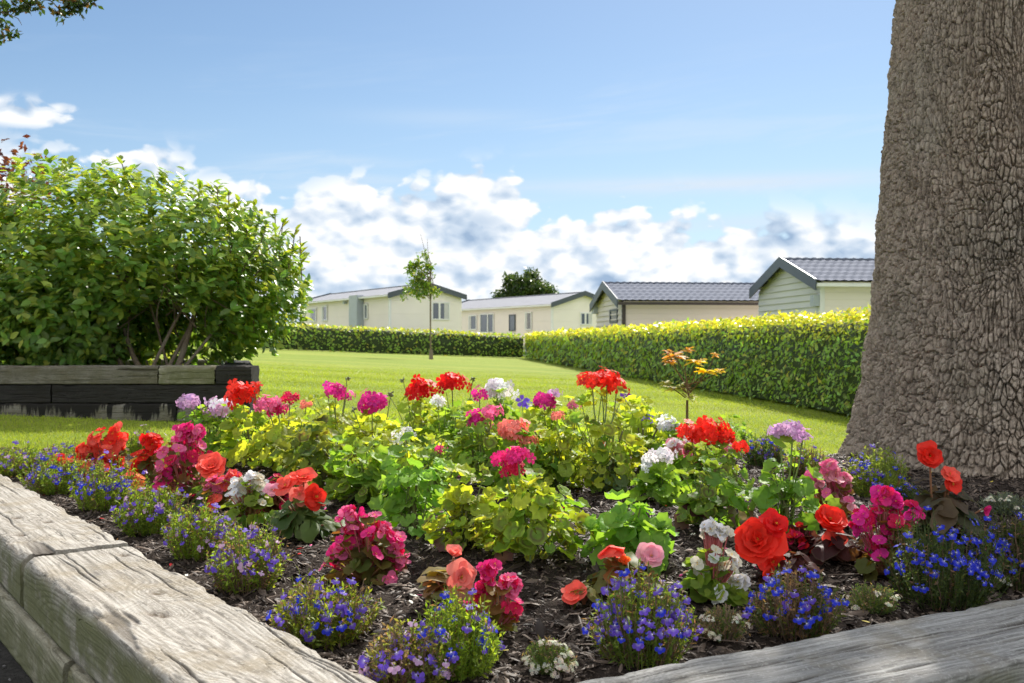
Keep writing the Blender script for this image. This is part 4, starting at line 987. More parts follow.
def wax_flower(col):
    mb = MB(); c = PET[col]
    for (a, L, W) in ((PI / 2, 1, .62), (-PI / 2, 1, .62), (0, .8, .34), (PI, .8, .34)):
        n = 4; u = np.linspace(-1, 1, 5); v = np.linspace(0, 1, 4); gu, gv = np.meshgrid(u, v, indexing='ij'); wd = np.sqrt(np.clip(1 - (gv * 1.75 - .85) ** 2, 0, 1)) * W + .03
        x = gv * L; y = gu * wd; z = .16 * gu ** 2 + .12 * gv - (.05 if W < .5 else 0)
        V = np.stack([x * math.cos(a) - y * math.sin(a), x * math.sin(a) + y * math.cos(a), z], -1); mb.grid(V, np.tile(np.array(c) * RNG.uniform(.85, 1.1), (20, 1)))
    d = rvec(9); d[:, 2] = abs(d[:, 2]); mb.batch(LT4, LF4, frames(rvec(9), rvec(9)), d * .13, np.full(9, .2), jitcol((.8, .55, .05), 9))
    me = mb.mesh('wax_flower_' + col, M_PETAL); me.name = 'begonia_flower'; return me
WAX = {}
def waxbegonia(px, base, w, top, cols, pal, n, label, lsize=.022, fs=.0125, K=70, blobs=None, group='small flowered begonias in the bed'):
    g = gpos(px, base); Y = g[1]; sc = Y / F; rx = w * sc / 2; h = (base - top) * sc
    t = thing('begonia', label, 'flower', g, group=group); mb = MB(); st = MB()
    a, b = BLEAF[pal]; d = rvec(K); d[:, 2] = abs(d[:, 2]); P = g + d * np.array([rx * .92, rx * .85, h * .85]) * RNG.uniform(.25, 1, (K, 1)) ** .6
    P[:, 2] = np.maximum(P[:, 2], soilz(P[:, 0], P[:, 1]) + .012)
    gg = RNG.uniform(0, 1, (K, 1)); base_ = (np.array(a) * gg + np.array(b) * (1 - gg)) * RNG.uniform(.8, 1.25, (K, 1)); C = np.repeat(base_[:, None], len(GR), 1)
    T = np.repeat(GT[None], K, 0).copy(); T[:, :, 2] *= .9; T[:, :, 2] += .35 * abs(T[:, :, 1])
    mb.batch(T, GF, frames(d * .5 + np.array([0, -.1, .7]) + rvec(K) * .45, d + rvec(K) * .3), P, RNG.uniform(.6, 1.15, K) * lsize, C)
    for i in range(min(K, 40)): st.tube([g, (g + P[i]) / 2 + RNG.normal(0, .004, 3), P[i]], [.003, .0025, .0015], 4, (.30, .16, .07), cap=False)
    part('foliage', mb, M_LEAF, t)
    for i in range(n):
        if blobs and RNG.uniform() < .85:
            bx_, by_, br_ = blobs[i % len(blobs)]; cen = np.array([(bx_ - 512) / F * Y, Y, CAMZ + (341.5 - by_) / F * Y]); dd = rvec(1)[0]; dd[1] = -abs(dd[1]); p = cen + dd * br_ * sc * RNG.uniform(.4, 1)
        else:
            dd = rvec(1)[0]; dd[2] = abs(dd[2]); dd[1] = -abs(dd[1]) if RNG.uniform() < .7 else dd[1]; p = g + dd * np.array([rx, rx, h]) * RNG.uniform(.8, 1.02)
        col = cols[RNG.integers(0, len(cols))]
        if col not in WAX: WAX[col] = wax_flower(col)
        nv = Vector((dd[0] + RNG.normal(0, .4), dd[1] - .35 + RNG.normal(0, .3), dd[2] + .35 + RNG.normal(0, .3)))
        q = nv.to_track_quat('Z', 'Y').to_matrix() @ Matrix.Rotation(RNG.uniform(0, 6), 3, 'Z')
        inst('flower', WAX[col], t, tuple(p - g), q.to_euler(), float(fs * RNG.uniform(.75, 1.25)))
        st.tube([g + (p - g) * .45, p], .0014, 4, (.45, .12, .12), cap=False)
    part('stem', st, M_STEM, t); return t

def lob_flower(col, eye=True):
    mb = MB(); c = np.array(PET[col])
    for (a, L, W) in ((-PI / 2, 1, .42), (-PI / 2 - .95, .95, .40), (-PI / 2 + .95, .95, .40), (PI / 2 - .35, .6, .16), (PI / 2 + .35, .6, .16)):
        ca, sa = math.cos(a), math.sin(a); V = [(x * ca - y * sa, x * sa + y * ca, z) for (x, y, z) in ((.1, 0, .02), (.55, W, .08), (1.0 * L, W * .7, 0), (1.08 * L, 0, -.02), (1.0 * L, -W * .7, 0), (.55, -W, .08))]
        C = np.tile(c * RNG.uniform(.85, 1.15), (6, 1)); C[0] = C[0] * .6 + .3 if eye else C[0]
        mb.add(V, [(0, 1, 2, 3, 4, 5)], C)
    if eye: mb.add([(-.12, -.14, .06), (.12, -.14, .06), (.08, .08, .06), (-.08, .08, .06)], [(0, 1, 2, 3)], (.8, .8, .85))
    me = mb.mesh('lobelia_flower', M_PETAL); return me
LOB = {c: lob_flower(c) for c in ('violet', 'blue', 'lilac')}
LOB['violet2'] = lob_flower('violet', False)
def lobelia(px, base, w, h_px, cols, n, label, pal=(.28, .40, .05), dry=.25, stems=300, fs=.0100, low=True, group='lobelia along the edge of the bed', name='lobelia'):
    g = gpos(px, base); Y = g[1]; sc = Y / F; rx = w * sc / 2; h = h_px * sc * .9
    t = thing(name, label, 'flower', g, group=group); mb = MB(); st = MB(); tips = []
    lump = RNG.uniform(0, 6, 3)
    for i in range(stems):
        a = RNG.uniform(0, 2 * PI); q = RNG.uniform(0, 1) ** .5; k = (1.08 + .18 * math.sin(3 * a + lump[0]) + .1 * math.sin(5 * a + lump[1])) * RNG.uniform(.85, 1.12)
        b = g + np.array([math.cos(a) * q * rx * .7, math.sin(a) * q * rx * .7, 0])
        e = g + np.array([math.cos(a) * q * rx * k, math.sin(a) * q * rx * k, h * (math.sqrt(max(0, 1 - (q * .93) ** 2)) * k + .08)])
        tt = np.linspace(0, 1, 5)[:, None]; mid = np.array([(e[0] - b[0]) * .12, (e[1] - b[1]) * .12, 0])
        pts = b + (e - b) * tt + mid * np.sin(tt * PI) + RNG.normal(0, .002, (5, 3)); isdry = RNG.uniform() < dry
        c = np.array((.26, .17, .11)) if isdry else np.array(pal)
        st.tube(pts, [.0011, .001, .0009, .0008, .0006], 3, c * .7, cap=False)
        m = 15 if not isdry else 8; f = RNG.uniform(.02, 1, m); P = np.array([np.interp(f, tt[:, 0], pts[:, j]) for j in range(3)]).T
        D = rvec(m) + (e - b) / (np.linalg.norm(e - b) + 1e-6) * .8
        mb.batch(LT4 * np.array([1, .62, 1]), LF4, frames(rvec(m) + np.array([0, 0, .8]), D), P, RNG.uniform(.007, .015, m), jitcol(c, m, .3))
        tips.append(e)
    part('foliage', mb, M_LEAF, t); part('stem', st, M_STEM, t)
    tips = np.array(tips); front = tips[(tips[:, 1] < g[1] + rx * .5)]
    for i in range(min(int(n * 1.1), 98)):
        e = front[RNG.integers(0, len(front))] + RNG.normal(0, .004, 3); dd = (e - g); dd /= np.linalg.norm(dd) + 1e-6
        if RNG.uniform() < .5:
            aa = RNG.uniform(PI, 2 * PI); q_ = RNG.uniform(.55, 1.0); dd = np.array([math.cos(aa), math.sin(aa), .2 + RNG.uniform(0, .5)]); e = g + np.array([math.cos(aa) * rx * q_, math.sin(aa) * rx * q_, h * math.sqrt(max(.02, 1 - (q_ * .93) ** 2)) * RNG.uniform(.8, 1.08)]); dd /= np.linalg.norm(dd)
        nv = Vector((dd[0] + RNG.normal(0, .35), dd[1] - .5 + RNG.normal(0, .3), dd[2] * .6 + .3)); q = nv.to_track_quat('Z', 'Y').to_matrix() @ Matrix.Rotation(RNG.normal(0, .6), 3, 'Z')
        inst('flower', LOB[cols[RNG.integers(0, len(cols))]], t, tuple(e + dd * .003 - g), q.to_euler(), float(fs * RNG.uniform(.7, 1.2)))
    return t
def alyssum(px, base, w, h_px, label, white=18, pal=(.16, .24, .06), dry=.3, col='cream', stems=220):
    g = gpos(px, base); Y = g[1]; sc = Y / F; rx = w * sc / 2; h = h_px * sc
    t = thing('alyssum', label, 'flower', g, group='low alyssum mounds along the front of the bed'); mb = MB(); st = MB()
    for i in range(stems):
        a = RNG.uniform(0, 2 * PI); q = RNG.uniform(0, 1) ** .55; k = RNG.uniform(.85, 1.1)
        b = g + np.array([math.cos(a) * q * rx * .4, math.sin(a) * q * rx * .4, 0]); e = g + np.array([math.cos(a) * q * rx * k, math.sin(a) * q * rx * k, h * (math.sqrt(max(0, 1 - (q * .95) ** 2)) * k + .05)])
        c = np.array((.30, .22, .14)) if RNG.uniform() < dry else np.array(pal); st.tube([b, (b + e) / 2 + RNG.normal(0, .002, 3), e], [.001, .0009, .0006], 3, c * .8, cap=False)
        m = 10; f = RNG.uniform(.3, 1, (m, 1)); P = b + (e - b) * f; mb.batch(LT4 * np.array([1, .6, 1]), LF4, frames(rvec(m) + np.array([0, 0, .8]), rvec(m)), P, RNG.uniform(.004, .009, m), jitcol(c, m, .3))
    part('foliage', mb, M_LEAF, t); part('stem', st, M_STEM, t)
    for i in range(white):
        d = rvec(1)[0]; d[2] = abs(d[2]) * .9 + .1; d[1] = -abs(d[1]) * .8; p = g + d * np.array([rx, rx, h]) * .98; f = MB(); n = 12
        dd = rvec(n); dd[:, 2] = abs(dd[:, 2]); f.batch(FLT, FLF, frames(dd + d, rvec(n)), p + dd * .007, np.full(n, .0032), jitcol(PET[col], n, .12)); part('flower_head', f, M_PETAL, t)
    return t

def big_leaf(pal_in, pal_out, cx, cy, w_px, nrm, seed=0, T=None):
    """extra: one large drooping leaf as part of a plant"""
    def fn(t, g, Y, st=None):
        mb = MB(); c = np.array([(cx - 512) / F * Y, Y - .01, CAMZ + (341.5 - cy) / F * Y]); TT = GT.copy(); TT[:, 2] = .3 * np.abs(TT[:, 1]) + .06 * np.sin(TT[:, 0] * 9)
        k = sstep(.35, .7, GR)[:, None]; C = np.array(pal_in) * (1 - k) + np.array(pal_out) * k
        mb.batch(TT, GF, frames(np.array([nrm], float), np.array([[.3, -.4, -.8]])), c[None], np.array([w_px * Y / F / 2]), C[None])
        part('leaf', mb, M_DRY, t, label='large drooping bronze leaf')
    return fn
def multi(*fs):
    def fn(*a):
        for f in fs: f(*a)
    return fn

# geraniums, back rows first
geranium(214, 462, 62, 412, 'mg', 0, [(190, 401, 22, 'lilac'), (220, 408, 27, 'lilac', 'white')], 'geranium with two lilac flower heads at the left end of the back row', buds=[(203, 410)])
geranium(252, 466, 62, 410, 'yg', .2, [(242, 393, 31, 'scarlet')], 'geranium with one orange red head next to the lilac ones', buds=[(259, 389)])
geranium(286, 474, 66, 418, 'yg', .2, [(268, 404, 24, 'pink'), (278, 408, 20, 'hot'), (290, 397, 18, 'crimson')], 'geranium with mixed pink and crimson heads in front of the dark planter corner')
geranium(335, 470, 70, 405, 'yg', .3, [(335, 390, 20, 'magenta'), (345, 395, 16, 'magenta')], 'geranium with a high magenta head and a bud beside it, against the lawn', buds=[(326, 383), (347, 378)])
geranium(318, 494, 74, 428, 'dg', .3, [], 'leafy geranium without flowers, green and yellow leaves behind the coral begonia')
geranium(372, 478, 56, 418, 'yg', .3, [(372, 403, 29, 'magenta')], 'geranium with one purplish pink head left of the two deep red ones', buds=[(391, 393), (353, 409)])
geranium(360, 506, 60, 440, 'mg', .45, [], 'flowerless geranium with dark banded leaves left of the white one')
geranium(400, 492, 62, 428, 'yg', .1, [(396, 438, 17, 'white'), (407, 431, 14, 'white')], 'geranium with a split pure white head in the middle of yellow green leaves')
geranium(420, 464, 56, 404, 'yg', .3, [(421, 389, 29, 'red')], 'geranium with a round deep red head, left one of the two', buds=[(403, 380), (389, 395)])
geranium(455, 466, 56, 408, 'mg', .3, [(452, 382, 27, 'red')], 'geranium with a round deep red head, right one of the two, bud at its right', buds=[(473, 378)])
geranium(443, 474, 44, 420, 'mg', .5, [(438, 401, 15, 'white')], 'geranium with a small pale head tucked below the two deep red ones')
geranium(500, 466, 52, 410, 'mg', .2, [(497, 388, 27, 'white')], 'geranium with a tall pure white head standing against the lawn')
geranium(476, 470, 46, 412, 'yg', .3, [(480, 394, 17, 'magenta')], 'geranium with a small pink head touching the tall white one')
geranium(480, 486, 58, 426, 'mg', .5, [(478, 419, 24, 'magenta'), (492, 412, 20, 'pink')], 'geranium with a wide pink head below the tall white one')
geranium(548, 468, 60, 412, 'yg', .3, [(544, 400, 22, 'magenta'), (554, 393, 13, 'lilac')], 'geranium with a magenta head and a fading pale head left of the big scarlet ones')
geranium(560, 490, 56, 428, 'yg', .3, [(557, 415, 15, 'salmon')], 'geranium with a small salmon head, between salmon and scarlet plants')
geranium(524, 492, 56, 440, 'mg', .2, [(514, 430, 30, 'salmon'), (529, 439, 20, 'salmon')], 'geranium with a large salmon pink head above the hot pink one')
geranium(602, 492, 74, 398, 'yellow', .7, [(592, 380, 24, 'scarlet'), (607, 377, 24, 'scarlet'), (617, 386, 22, 'scarlet')], 'tall geranium crowned by the widest scarlet heads, yellowing banded leaves below', leaf=.9)
geranium(642, 474, 56, 402, 'yg', .1, [], 'flowerless light green geranium between the scarlet and the white ones')
geranium(672, 476, 44, 432, 'mg', .1, [(668, 424, 22, 'white'), (680, 428, 12, 'white')], 'geranium with a half hidden white head left of the wide red one')
geranium(706, 492, 62, 446, 'mg', .2, [(690, 432, 26, 'scarlet'), (708, 431, 34, 'scarlet'), (726, 437, 20, 'scarlet'), (742, 446, 18, 'scarlet')], 'geranium with a broad spreading scarlet head right of the white ones')
geranium(658, 503, 44, 468, 'mg', 0, [(652, 458, 20, 'white'), (664, 455, 24, 'white'), (648, 466, 14, 'white')], 'geranium with a big white head on a thick pale stalk in front', leaf=1.0)
geranium(412, 533, 58, 456, 'lime', .05, [], 'bushy bright lime green geranium without flowers in the middle of the bed', leaf=.75, dens=1.5)
geranium(466, 548, 56, 474, 'yg', .8, [], 'flowerless geranium with dark ringed yellow edged leaves beside the lime green one', leaf=.68, dens=1.5, extra=big_leaf((.16, .20, .07), (.16, .08, .08), 446, 538, 26, (-.6, -.7, .2)))
geranium(530, 560, 88, 478, 'yellow', .9, [(504, 458, 22, 'hot'), (518, 455, 24, 'hot'), (513, 468, 22, 'crimson')], 'wide geranium with ringed yellow leaves under a hot pink head', leaf=.66, dens=1.7, extra=multi(big_leaf((.30, .15, .10), (.22, .10, .09), 503, 556, 20, (.2, -.9, .1)), big_leaf((.4, .45, .3), (.30, .25, .2), 560, 528, 26, (.3, -.6, .6))))
geranium(612, 492, 46, 462, 'sage', .3, [], 'small variegated grey green geranium on the soil below the orange bloom', leaf=.75)
geranium(632, 568, 66, 498, 'lime', 0, [], 'dense fresh green geranium with frilled leaves behind the drooping coral begonia', leaf=.92, dens=1.1)
geranium(708, 530, 58, 458, 'mg', .75, [], 'straggly geranium with curling bronze leaves right of the big white head', leaf=.8, dens=.95, extra=multi(big_leaf((.2, .26, .1), (.09, .035, .035), 700, 503, 34, (-.3, -.7, .6)), big_leaf((.16, .10, .07), (.12, .06, .05), 674, 527, 28, (.1, -.9, .2)), big_leaf((.45, .35, .33), (.25, .15, .14), 738, 515, 30, (.3, -.8, .5))))
geranium(786, 540, 58, 452, 'mg', .1, [(780, 432, 24, 'lilac'), (793, 429, 24, 'lilac'), (803, 435, 16, 'lilac')], 'bright green geranium with a lilac head on a tall stalk near the trunk', leaf=.9, dens=.85)
geranium(733, 452, 36, 424, 'mg', 0, [], 'small plain green plant at the back edge behind the broad red head', leaf=.8)

# wax begonias
waxbegonia(108, 480, 64, 430, ['scarlet', 'coral'], 'bronze', 66, 'begonia cluster of coral red flowers above the blue lobelia at the far left', fs=.024, blobs=[(100, 441, 12), (118, 438, 14), (112, 455, 16), (88, 450, 8)], K=44)
waxbegonia(151, 484, 44, 438, ['scarlet', 'red'], 'bronze', 40, 'small red begonia between the coral one and the pink one', fs=.021, blobs=[(152, 442, 8), (148, 458, 10), (140, 468, 8)], K=40)
waxbegonia(186, 500, 70, 428, ['hot', 'crimson', 'pink', 'pink'], 'bronze', 84, 'tall pink begonia left of the light orange blooms', fs=.020, blobs=[(184, 438, 13), (196, 432, 11), (170, 462, 16), (192, 456, 16), (176, 480, 15), (200, 484, 12)], K=60)
waxbegonia(128, 500, 40, 472, ['coral', 'orange'], 'bronze', 30, 'low coral begonia just behind the lobelia tufts', fs=.016, K=30)
waxbegonia(222, 508, 44, 470, ['coral', 'pink'], 'rust', 34, 'pink and orange begonia at the foot of the lilac geranium', fs=.019, blobs=[(234, 478, 7), (220, 485, 12)], K=40)
waxbegonia(250, 524, 56, 468, ['cream', 'white'], 'lime', 62, 'creamy white begonia with lime leaves left of the coral bloom', fs=.0145, blobs=[(240, 488, 10), (252, 480, 9), (238, 505, 9), (262, 490, 8)], K=55)
waxbegonia(366, 580, 84, 500, ['hot', 'pink', 'pink', 'crimson'], 'bronze', 88, 'bushy rose pink begonia in front at the left centre', fs=.0150, blobs=[(355, 514, 13), (352, 538, 14), (400, 545, 12), (340, 555, 14), (380, 530, 12), (395, 558, 9)], K=85)
waxbegonia(494, 636, 52, 574, ['hot', 'pink', 'crimson'], 'rust', 48, 'open pink begonia on bare mulch with pale blooms low down', fs=.0138, blobs=[(488, 570, 9), (510, 585, 8), (512, 607, 10), (474, 604, 10), (486, 588, 7)], K=26)
waxbegonia(712, 600, 58, 530, ['white', 'cream'], 'lime', 66, 'white begonia with glossy lime leaves left of the huge red bloom', fs=.0128, blobs=[(708, 528, 8), (722, 532, 7), (700, 570, 8), (728, 560, 12), (738, 582, 8)], K=60)
waxbegonia(884, 574, 70, 492, ['hot', 'magenta', 'crimson'], 'bronze', 86, 'magenta begonia in front of the trunk, left of the deep blue lobelia', fs=.0155, blobs=[(882, 495, 12), (893, 502, 10), (862, 520, 14), (890, 525, 14), (912, 512, 9), (880, 545, 12)], K=70)
waxbegonia(832, 524, 56, 462, ['palepink', 'pink'], 'rust', 62, 'pale pink begonia right of the lilac geranium', fs=.018, blobs=[(830, 468, 10), (842, 480, 10), (836, 495, 10), (812, 480, 9)], K=50)
waxbegonia(690, 488, 56, 440, ['palepink', 'pink', 'white'], 'maroon', 34, 'pale pink and white begonia beneath the broad scarlet head', fs=.018, blobs=[(688, 445, 10), (722, 445, 9), (672, 446, 7)], K=40)

waxbegonia(66, 478, 40, 452, ['coral', 'scarlet'], 'bronze', 22, 'sparse coral begonia at the far left behind the violet lobelia', fs=.018, K=30)
waxbegonia(276, 512, 34, 470, ['hot', 'crimson'], 'bronze', 26, 'small crimson pink begonia between the creamy white and the coral ones', fs=.015, K=34)
waxbegonia(800, 556, 34, 520, ['crimson', 'red'], 'maroon', 20, 'small dark red begonia right of the huge red bloom', fs=.0125, K=34)
geranium(438, 500, 44, 444, 'mg', .3, [(440, 449, 13, 'hot')], 'geranium with one tiny hot pink head low in the middle of the bed', leaf=.85)
geranium(576, 470, 44, 410, 'yellow', .4, [(574, 404, 13, 'pink')], 'geranium with a tiny pink head just left of the scarlet trio', leaf=.85)
geranium(300, 466, 44, 412, 'yellow', .3, [(306, 404, 13, 'salmon')], 'geranium with a tiny salmon head right of the crimson one', leaf=.85)

# tuberous begonias
tuberous(212, 504, 42, 26, 'green', [(211, 467, 32, 'coral', 'rose', (0, -.6, .8))], 'begonia with a single light orange double bloom beside the pink one', K=12)
tuberous(306, 535, 80, 38, 'green', [(286, 486, 28, 'coral', 'open', (-.4, -.6, .7)), (303, 478, 26, 'coral', 'loose', (.1, -.5, .9)), (300, 494, 22, 'salmon', 'open', (-.1, -.9, .3)), (316, 497, 28, 'scarlet', 'open', (.6, -.7, .3)), (272, 490, 18, 'palepink', 'open')], 'begonia with big coral petals over crinkled green leaves left of centre', K=34, lsize=.034)
tuberous(362, 502, 30, 18, 'rust', [(362, 486, 18, 'crimson', 'open')], 'tiny rusty leaved begonia with a dull red bloom behind the rose pink one', K=10, lsize=.026)
tuberous(612, 474, 34, 20, 'rust', [(604, 448, 18, 'orange', 'open'), (617, 449, 16, 'orange', 'open', (.4, -.8, .3))], 'begonia with an orange bloom below the widest scarlet geranium', K=8, lsize=.03)
tuberous(448, 606, 58, 34, 'salmonleaf', [(454, 556, 26, 'salmon', 'bud', (.3, -.2, .9)), (461, 577, 34, 'salmon', 'loose', (.4, -.8, .2))], 'salmon begonia with cream edged leaves behind the front lobelia', K=13, lsize=.034)
tuberous(625, 594, 66, 30, 'rust', [(610, 545, 38, 'coral', 'droop'), (651, 556, 28, 'palepink', 'rose'), (624, 562, 20, 'orange', 'bud')], 'begonia with drooping coral petals and one pink rosette above the violet lobelia', K=12, lsize=.036)
tuberous(584, 604, 26, 10, 'rust', [(576, 593, 30, 'coral', 'open', (-.3, -.5, .8))], 'low coral begonia bloom lying on the mulch left of the violet lobelia', K=4, lsize=.03)
tuberous(786, 586, 66, 30, 'maroon', [(758, 540, 50, 'scarlet', 'rose', (-.2, -.85, .45)), (776, 524, 30, 'red', 'loose'), (772, 562, 34, 'scarlet', 'open', (.2, -.9, .1))], 'begonia with a huge red double bloom, the biggest flower of the bed', K=22, lsize=.032)
tuberous(834, 562, 56, 28, 'maroon', [(830, 520, 32, 'scarlet', 'rose', (.1, -.6, .7)), (834, 540, 26, 'coral', 'open', (0, -.9, -.1))], 'begonia with a torn red orange bloom left of the magenta begonia', K=20, lsize=.034)
tuberous(938, 548, 88, 62, 'dark', [(930, 456, 27, 'scarlet', 'rose', (-.1, -.9, .4)), (952, 484, 26, 'scarlet', 'open', (.3, -.9, .3)), (950, 474, 18, 'coral', 'loose'), (984, 509, 16, 'hot', 'bud', (.8, -.3, -.4))], 'dark leaved begonia with two scarlet blooms right in front of the trunk', K=26, lsize=.042)

# lobelia
V_, B_ = ['violet', 'violet', 'violet2', 'lilac'], ['blue', 'blue', 'violet']
lobelia(18, 474, 56, 26, V_, 45, 'pale violet lobelia at the left edge of the photo')
lobelia(62, 470, 50, 24, V_, 30, 'thin violet lobelia tuft against the lawn by the left edge', dry=.35)
lobelia(58, 492, 60, 34, ['violet', 'blue'], 65, 'deep violet lobelia next to a white tuft near the left end')
lobelia(104, 508, 60, 42, ['violet', 'blue', 'violet2'], 70, 'violet blue lobelia in front of the coral red cluster')
lobelia(138, 452, 42, 20, ['lilac', 'violet'], 18, 'sparse pale lobelia at the back between two red begonias')
lobelia(150, 532, 66, 44, V_, 55, 'rounded green lobelia by the joint of two sleepers', pal=(.22, .32, .04))
lobelia(200, 556, 62, 46, V_, 50, 'yellow green lobelia third along the left sleeper from the front', dry=.3)
lobelia(246, 588, 76, 58, V_, 60, 'large faded lobelia in front of the creamy white begonia', dry=.45)
lobelia(322, 640, 92, 56, ['blue', 'violet', 'violet'], 60, 'lobelia with bright blue flowers beside the front left sleeper', pal=(.24, .30, .04), dry=.35)
lobelia(404, 690, 84, 58, V_, 45, 'brownish half dried lobelia at the bottom edge near the sleeper', dry=.55, pal=(.24, .26, .06))
lobelia(456, 672, 88, 66, ['blue', 'violet', 'violet'], 45, 'fresh green lobelia at the front below the salmon begonia', dry=.12, pal=(.25, .36, .04))
lobelia(643, 660, 100, 78, ['violet', 'violet', 'blue'], 95, 'tall violet lobelia touching the front right sleeper in the middle', dry=.4, pal=(.18, .26, .04))
lobelia(794, 634, 88, 56, B_, 48, 'sparse reddish stemmed lobelia below the huge red bloom', dry=.7, pal=(.12, .16, .04))
lobelia(940, 602, 108, 74, ['blue'], 98, 'dense deep blue lobelia beside the shaded sleeper', dry=.2, pal=(.09, .13, .035), stems=300)
lobelia(876, 496, 56, 42, ['violet', 'blue'], 40, 'light green lobelia against the base of the trunk', dry=.1, pal=(.26, .34, .06))
lobelia(1016, 588, 54, 66, ['blue'], 50, 'deep blue lobelia cut off by the right edge of the photo', dry=.3, pal=(.09, .12, .035))
lobelia(764, 466, 40, 28, ['blue', 'violet'], 35, 'small blue lobelia at the back left of the lilac geranium', pal=(.12, .2, .05))
lobelia(908, 520, 34, 30, ['blue'], 18, 'few blue lobelia flowers under the dark begonia leaves', pal=(.08, .12, .04))
lobelia(806, 476, 44, 26, ['lilac', 'violet'], 16, 'greyish lobelia between the lilac head and the trunk', dry=.5)
alyssum(548, 672, 56, 30, 'white flowered low mound at the front beside the sleeper corner', 22)
alyssum(722, 640, 56, 32, 'pale dried mound between the violet and the sparse blue lobelia', 8, dry=.6)
alyssum(872, 612, 62, 26, 'green mound with brown left side by the shaded sleeper', 6, dry=.3, pal=(.15, .22, .06))
alyssum(997, 588, 38, 24, 'small pale mound squeezed between two deep blue lobelias', 8, dry=.5)
alyssum(1006, 514, 54, 20, 'silvery white mound on dark soil at the right edge', 16, pal=(.20, .24, .17), dry=0)
alyssum(50, 482, 26, 16, 'small white tuft among the violet lobelia at the left', 8, col='white')

# violas: small purple flowers among the leaves
def viola(px, base, cx, cy, wpx, col, label):
    g = gpos(px, base); Y = g[1]; t = thing('viola', label, 'flower', g, group='violas in the back of the bed'); st = MB(); mb = MB()
    begonia_leaves(mb, st, g, .05, .08, 8, 'green', .018); part('foliage', mb, M_LEAF, t); c = np.array([(cx - 512) / F * Y, Y - .02, CAMZ + (341.5 - cy) / F * Y])
    f = MB(); f.batch(FLT * np.array([1, 1, .6]), FLF, frames(np.array([[.1, -.9, .4]]), np.array([[0, 0, 1.]])), c[None], np.array([wpx * Y / F / 2]), jitcol(PET[col], 1)); part('flower', f, M_PETAL, t)
    f2 = MB(); f2.batch(FLT * np.array([1, 1, .6]), FLF, frames(np.array([[-.3, -.9, .5]]), np.array([[.3, 0, 1.]])), c[None] + np.array([[.03, .01, -.015]]), np.array([wpx * Y / F / 2.4]), jitcol(PET[col], 1)); part('flower', f2, M_PETAL, t)
    st.tube([g, c], .0015, 4, (.12, .2, .05)); part('stem', st, M_STEM, t)
viola(626, 440, 625, 396, 11, 'purple', 'dark purple viola under the widest scarlet heads')
viola(648, 455, 645, 417, 12, 'violet', 'pale violet viola left of the half hidden white head')
viola(524, 440, 522, 401, 13, 'violet', 'violet viola between the tall white head and the magenta one')

# variegated yellow sapling at the back of the bed
def sapling():
    g = np.array([.98, 5.55, float(lawnz(np.array([.98]), np.array([5.55]))[0])])
    t = thing('maple_sapling', 'small sapling with yellow and orange leaves behind the white and red geraniums', 'sapling', g)
    def at(px, py): return np.array([(px - 512) / F * 5.55, 5.55 + RNG.normal(0, .05), CAMZ + (341.5 - py) / F * 5.55])
    st = MB(); limb(st, g, at(687, 400), .010, .007, .01, 7, 8, (.9, .8, .6))
    mb = MB()
    for (x, y, s, c) in ((676, 356, 17, 'o'), (686, 350, 10, 'o'), (692, 362, 13, 'y'), (706, 372, 15, 'y'), (714, 355, 6, 'o'), (664, 384, 10, 'g'), (674, 389, 12, 'g'), (690, 395, 8, 'g'), (702, 360, 6, 'y'), (670, 362, 10, 'o'), (681, 386, 8, 'g'), (720, 371, 7, 'y'), (694, 402, 5, 'g'), (668, 352, 7, 'o')):
        p = at(x, y); limb(st, at(687 + RNG.normal(0, 2), RNG.uniform(385, 402)), p, .004, .0018, .06, 5, 7, (.9, .7, .5))
        K = 18; a = RNG.uniform(0, 2 * PI, K); D = np.column_stack([np.cos(a), np.sin(a) * .7, RNG.uniform(-.45, .3, K)])
        c0 = {'o': (.55, .30, .06), 'y': (.62, .46, .03), 'g': (.34, .34, .10)}[c]
        mb.batch(LT * np.array([1, .75, 1]), LFc, frames(rvec(K) * .35 + np.array([0, -.1, 1]), D), p + rvec(K) * .01, s * RNG.uniform(.5, .95, K) * 5.55 / F, jitcol(c0, K, .2))
    part('foliage', mb, M_LEAF, t); part('stem', st, M_TWIG, t)
sapling()

# ------------------------------------------------------------------ sky, sun, camera
SUN_EL, SUN_AZ = math.radians(42), math.radians(20)     # azimuth from +Y towards +X
sun = bpy.data.lights.new('sun', 'SUN'); so = bpy.data.objects.new('sun', sun); COL.objects.link(so)
sun.energy = 5.0; sun.angle = math.radians(.53); sun.color = (1, .95, .87)
d = Vector((math.sin(SUN_AZ) * math.cos(SUN_EL), math.cos(SUN_AZ) * math.cos(SUN_EL), math.sin(SUN_EL)))
so.rotation_euler = d.to_track_quat('Z', 'Y').to_euler(); so.location = (10, 30, 30)
w = bpy.data.worlds.new('World'); SC.world = w; w.use_nodes = True; w.cycles.sampling_method = 'MANUAL'; w.cycles.sample_map_resolution = 512; nt = w.node_tree; nt.nodes.clear(); t = NT(nt)
sky = t.n('ShaderNodeTexSky', sky_type='NISHITA'); sky.sun_disc = False; sky.sun_elevation = SUN_EL; sky.sun_rotation = SUN_AZ; sky.air_density = 1.0; sky.dust_density = .3; sky.ozone_density = 3.0
dirv = t.n('ShaderNodeTexCoord').outputs['Generated']
s = t.n('ShaderNodeSeparateXYZ', {0: dirv}); X, Y, Z = s.outputs
az = t.m('ARCTAN2', X, Y); el = t.m('ARCSINE', Z)
def P2(a, e): return t.n('ShaderNodeCombineXYZ', {0: a, 1: e, 2: 0.0}).outputs[0]
